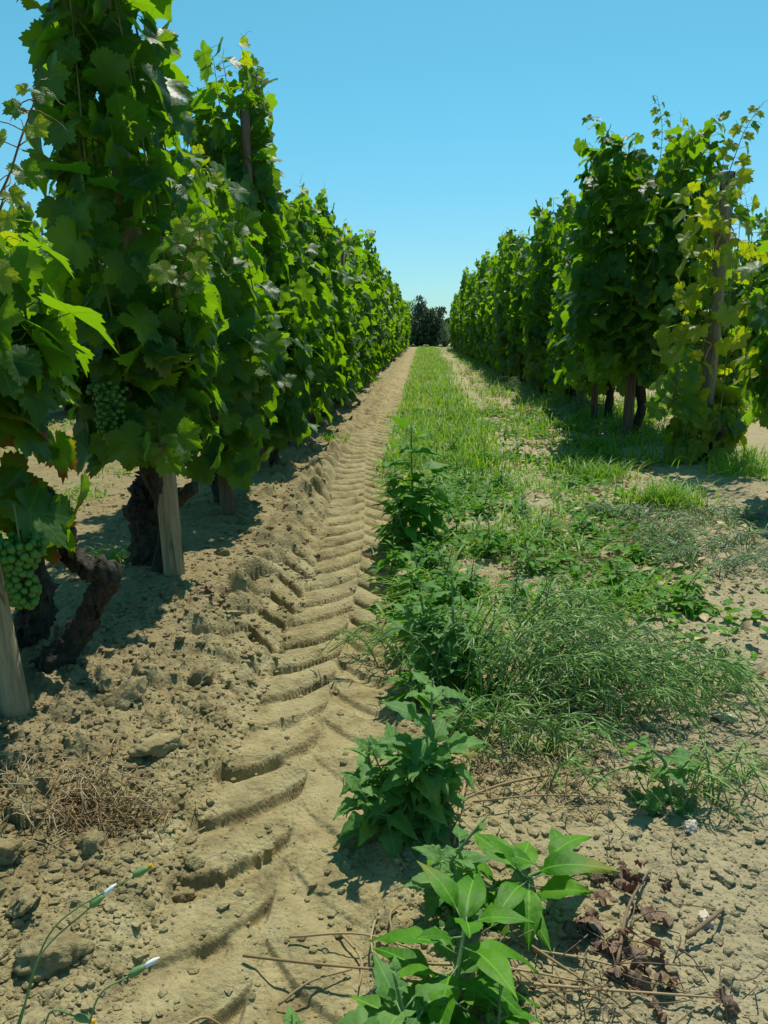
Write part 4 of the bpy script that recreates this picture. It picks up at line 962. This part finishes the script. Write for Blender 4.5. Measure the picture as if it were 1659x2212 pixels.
# ------------------------------------------------------------------ clods and stones
def clod_data(seed, flat=.6, mat=M_CLOD, sub=4):
    V, F = ico(sub); rr = random.Random(seed)
    for k in range(5):    # broken flat faces
        n = np.array([rr.gauss(0, 1), rr.gauss(0, 1), rr.gauss(0, .8)]); n /= np.linalg.norm(n); d = rr.uniform(.45, .85)
        e = V @ n - d; V = V - np.outer(np.maximum(e, 0), n)
    s = 1 + .45 * (vn(V[:, 0] * 3 + 7, V[:, 1] * 3 + V[:, 2] * 2.3, seed) - .5) + .30 * (vn(V[:, 0] * 8 + 7, V[:, 1] * 8 + V[:, 2] * 6, seed + 1) - .5) + .16 * (vn(V[:, 0] * 19 + 7, V[:, 1] * 19 + V[:, 2] * 17, seed + 2) - .5)
    V = V * s[:, None] * np.array([1, rr.uniform(.6, .9), flat]); return np_mesh('soil_clod', V, F, mat, smooth=True)
CL = [clod_data(s, f) for s, f in enumerate((.6, .45, .75, .3, .55, .35))]
big = [(435, 1475, .055, 2, 'upright dark-sided clod beside the tyre track', (.5, .2)), (345, 1650, .062, 3, 'flat slab clod casting a hard shadow mid left', (.15, .1)), (270, 1545, .060, 3, 'tilted slab clod at the shade edge', (-.5, .5)), (335, 1615, .028, 2, 'small clod perched behind the flat slab', (0, .3)),
       (228, 1520, .034, 0, 'rounded clod in the vine shade', (0, 0)), (60, 1980, .052, 3, 'large smooth crust slab in the lower left', (-.3, .35)), (120, 2100, .055, 4, 'pitted crust block low on the left', (.2, .2)), (10, 1900, .04, 1, 'crust block at the left edge above the slab', (.1, .1)),
       (25, 1745, .035, 0, 'grey round clod at the left edge by the dry heap', (0, 0)), (200, 1860, .035, 2, 'broken clod right of the crust slab', (.4, .2)), (390, 1890, .026, 1, 'pale clod on the tread bar', (.1, 0)), (505, 1345, .030, 3, 'flat clod on the berm by the tyre track', (.1, .2)),
       (560, 1380, .030, 3, 'flat crust flake left of the curved treads', (.2, .1)), (390, 1420, .03, 3, 'flat crust flake in the shade edge', (.2, -.3)), (650, 1010, .05, 0, 'dark clod heap edge beside the far treads', (.1, .1)), (700, 930, .07, 4, 'clod on the far berm under the left row', (.1, .1)),
       (610, 1090, .045, 2, 'clod at the berm crest in shade', (.3, 0)), (480, 1215, .035, 0, 'clod right of the cracked stake', (.1, .2)), (545, 1170, .035, 4, 'clod at the end of the stake shadow', (.1, .2)), (420, 1850, .022, 0, 'little clod left of the tread bar', (0, 0)), (1565, 1560, .034, 3, 'flat pale stone on the right soil', (.1, 0)), (1490, 1800, .02, 0, 'small pale stone right of centre', (0, 0)), (1560, 1905, .026, 3, 'pale crust patch in the bottom right', (0, 0)), (1520, 2000, .02, 1, 'flat pale stone under the grey stick', (0, 0))]
for i, (px, py, s, k, lab, tl) in enumerate(big):
    x, y = G(px, py); st = 'stone' in lab
    d = CL[k]
    if st: d = d.copy(); d.materials.clear(); d.materials.append(M_STONE)
    o = thing('stone' if st else 'soil_clod', lab, 'stone' if st else 'clod', (x, y, ghs(x, y) + s * .15), data=d)
    o.scale = (s, s, s); o.rotation_euler = (tl[0], tl[1], random.uniform(0, 6))
rr = random.Random(99); n = 0
while n < 90:
    y = .85 * (6.5 / .85) ** rr.random(); x = trackx(y) - rr.uniform(.19, .65) if rr.random() < .8 else rr.uniform(.3, 1.3)
    s = rr.uniform(.007, .019) * (1 + .12 * y); x = float(x)
    o = thing('soil_clod', 'crumbled lump of dry soil lying beside the wheel track' if x < -.3 else 'crumbled lump of dry soil on the pale right side', 'clod', (x, y, ghs(x, y) + s * .2), 'loose soil lumps beside the track' if x < -.3 else 'loose soil lumps on the right side', data=CL[rr.randrange(6)])
    o.scale = (s, s, s * rr.uniform(.6, .9)); o.rotation_euler = (rr.gauss(0, .25), rr.gauss(0, .25), rr.uniform(0, 6)); n += 1
def crumbs(n, seed):
    V0, F0 = ico(1); r = np.random.default_rng(seed)
    y = .75 * (4.6 / .75) ** r.random(n); x = r.uniform(-1.0, 1.0, n) * (.25 + .6 * y) - .05 * y; t = x - trackx(y)
    p = np.where((t < -.17) & (t > -.9), .9, np.where(np.abs(t) < .18, .10, .5)); k = r.random(n) < p; x, y = x[k], y[k]; n = len(x)
    s = (r.random(n) ** 6 * .0095 + .0019) * (1 + .10 * y); z = gh(x, y) + s * .15
    sq = r.uniform(.7, 1.2, (n, 1, 3)) * np.array([1, 1, .62]); jit = 1 + r.normal(0, .16, (n, len(V0), 1)); a = r.uniform(0, 6.28, n); c_, s_ = np.cos(a), np.sin(a)
    W = V0[None] * sq * jit * s[:, None, None]; W = np.stack([W[..., 0] * c_[:, None] - W[..., 1] * s_[:, None], W[..., 0] * s_[:, None] + W[..., 1] * c_[:, None], W[..., 2]], -1) + np.stack([x, y, z], -1)[:, None]
    F = (F0[None] + (np.arange(n) * len(V0))[:, None, None]).reshape(-1, 3)
    link('soil_crumbs', np_mesh('soil_crumbs', W.reshape(-1, 3), F, M_CLOD, smooth=False), kind='stuff')
crumbs(62000, 3)

# ------------------------------------------------------------------ hawk's-beard flowers at the bottom left
def flower(base, mid, head, label, kind, seed):
    """base/mid/head: (px, py, Y)"""
    B, Mi, Hd = [PY(p_[0], p_[1], p_[2] * .82) for p_ in (base, mid, head)]; B.z = ghc(B.x, B.y) - .01
    t = thing('hawksbeard_flower', label, 'flower', B, None); b = Bag()
    P = spline([Vector((0, 0, 0)), (Mi - B) * .5 + Vector((0, 0, .01)), Mi - B, Hd - B], 24); b.tube(P, np.linspace(.0016, .0010, 24), 7); link('stem', b.mesh('stem', M_STEM), t)
    d = Vector(P[-1] - P[-2]).normalized(); h0 = Vector(P[-1])
    c = Bag(); pr = [(0, .003), (.004, .0065), (.010, .0072), (.017, .0055), (.021, .004)]
    c.tube([tuple(h0 + d * q[0]) for q in pr], [q[1] * .72 for q in pr], 12, rough=.08); link('calyx', c.mesh('calyx', M_STEM), t)
    f = Bag(); h1 = h0 + d * .020
    if kind == 'down':
        f.tube([tuple(h1 + d * q) for q in (0, .006, .014, .021)], [.002, .0034, .0030, .0008], 10, rough=.1); link('seed_down', f.mesh('seed_down', M_DOWN), t)
    else:
        for k in range(9):
            a = k * .7; o = d.orthogonal().normalized(); o.rotate(Matrix.Rotation(a, 3, d)); f.tube([tuple(h1), tuple(h1 + d * .007 + o * .003)], [.0012, .0008], 4)
        link('florets', f.mesh('florets', M_YEL), t)
flower((-30, 2200, .92), (120, 2000, 1.0), (288, 1893, 1.05), 'closed green bud with a yellow tip on the longest stem', 'yellow', 1)
flower((-10, 2230, .92), (90, 2060, .98), (195, 1960, 1.02), 'white downy seed bud on the middle stem', 'down', 2)
flower((150, 2300, .92), (215, 2150, .95), (278, 2108, .97), 'white downy seed bud lowest in the corner', 'down', 3)
flower((60, 2260, .92), (110, 2185, .94), (162, 2195, .95), 'nodding green bud on a bowed stem at the bottom edge', 'yellow', 4)
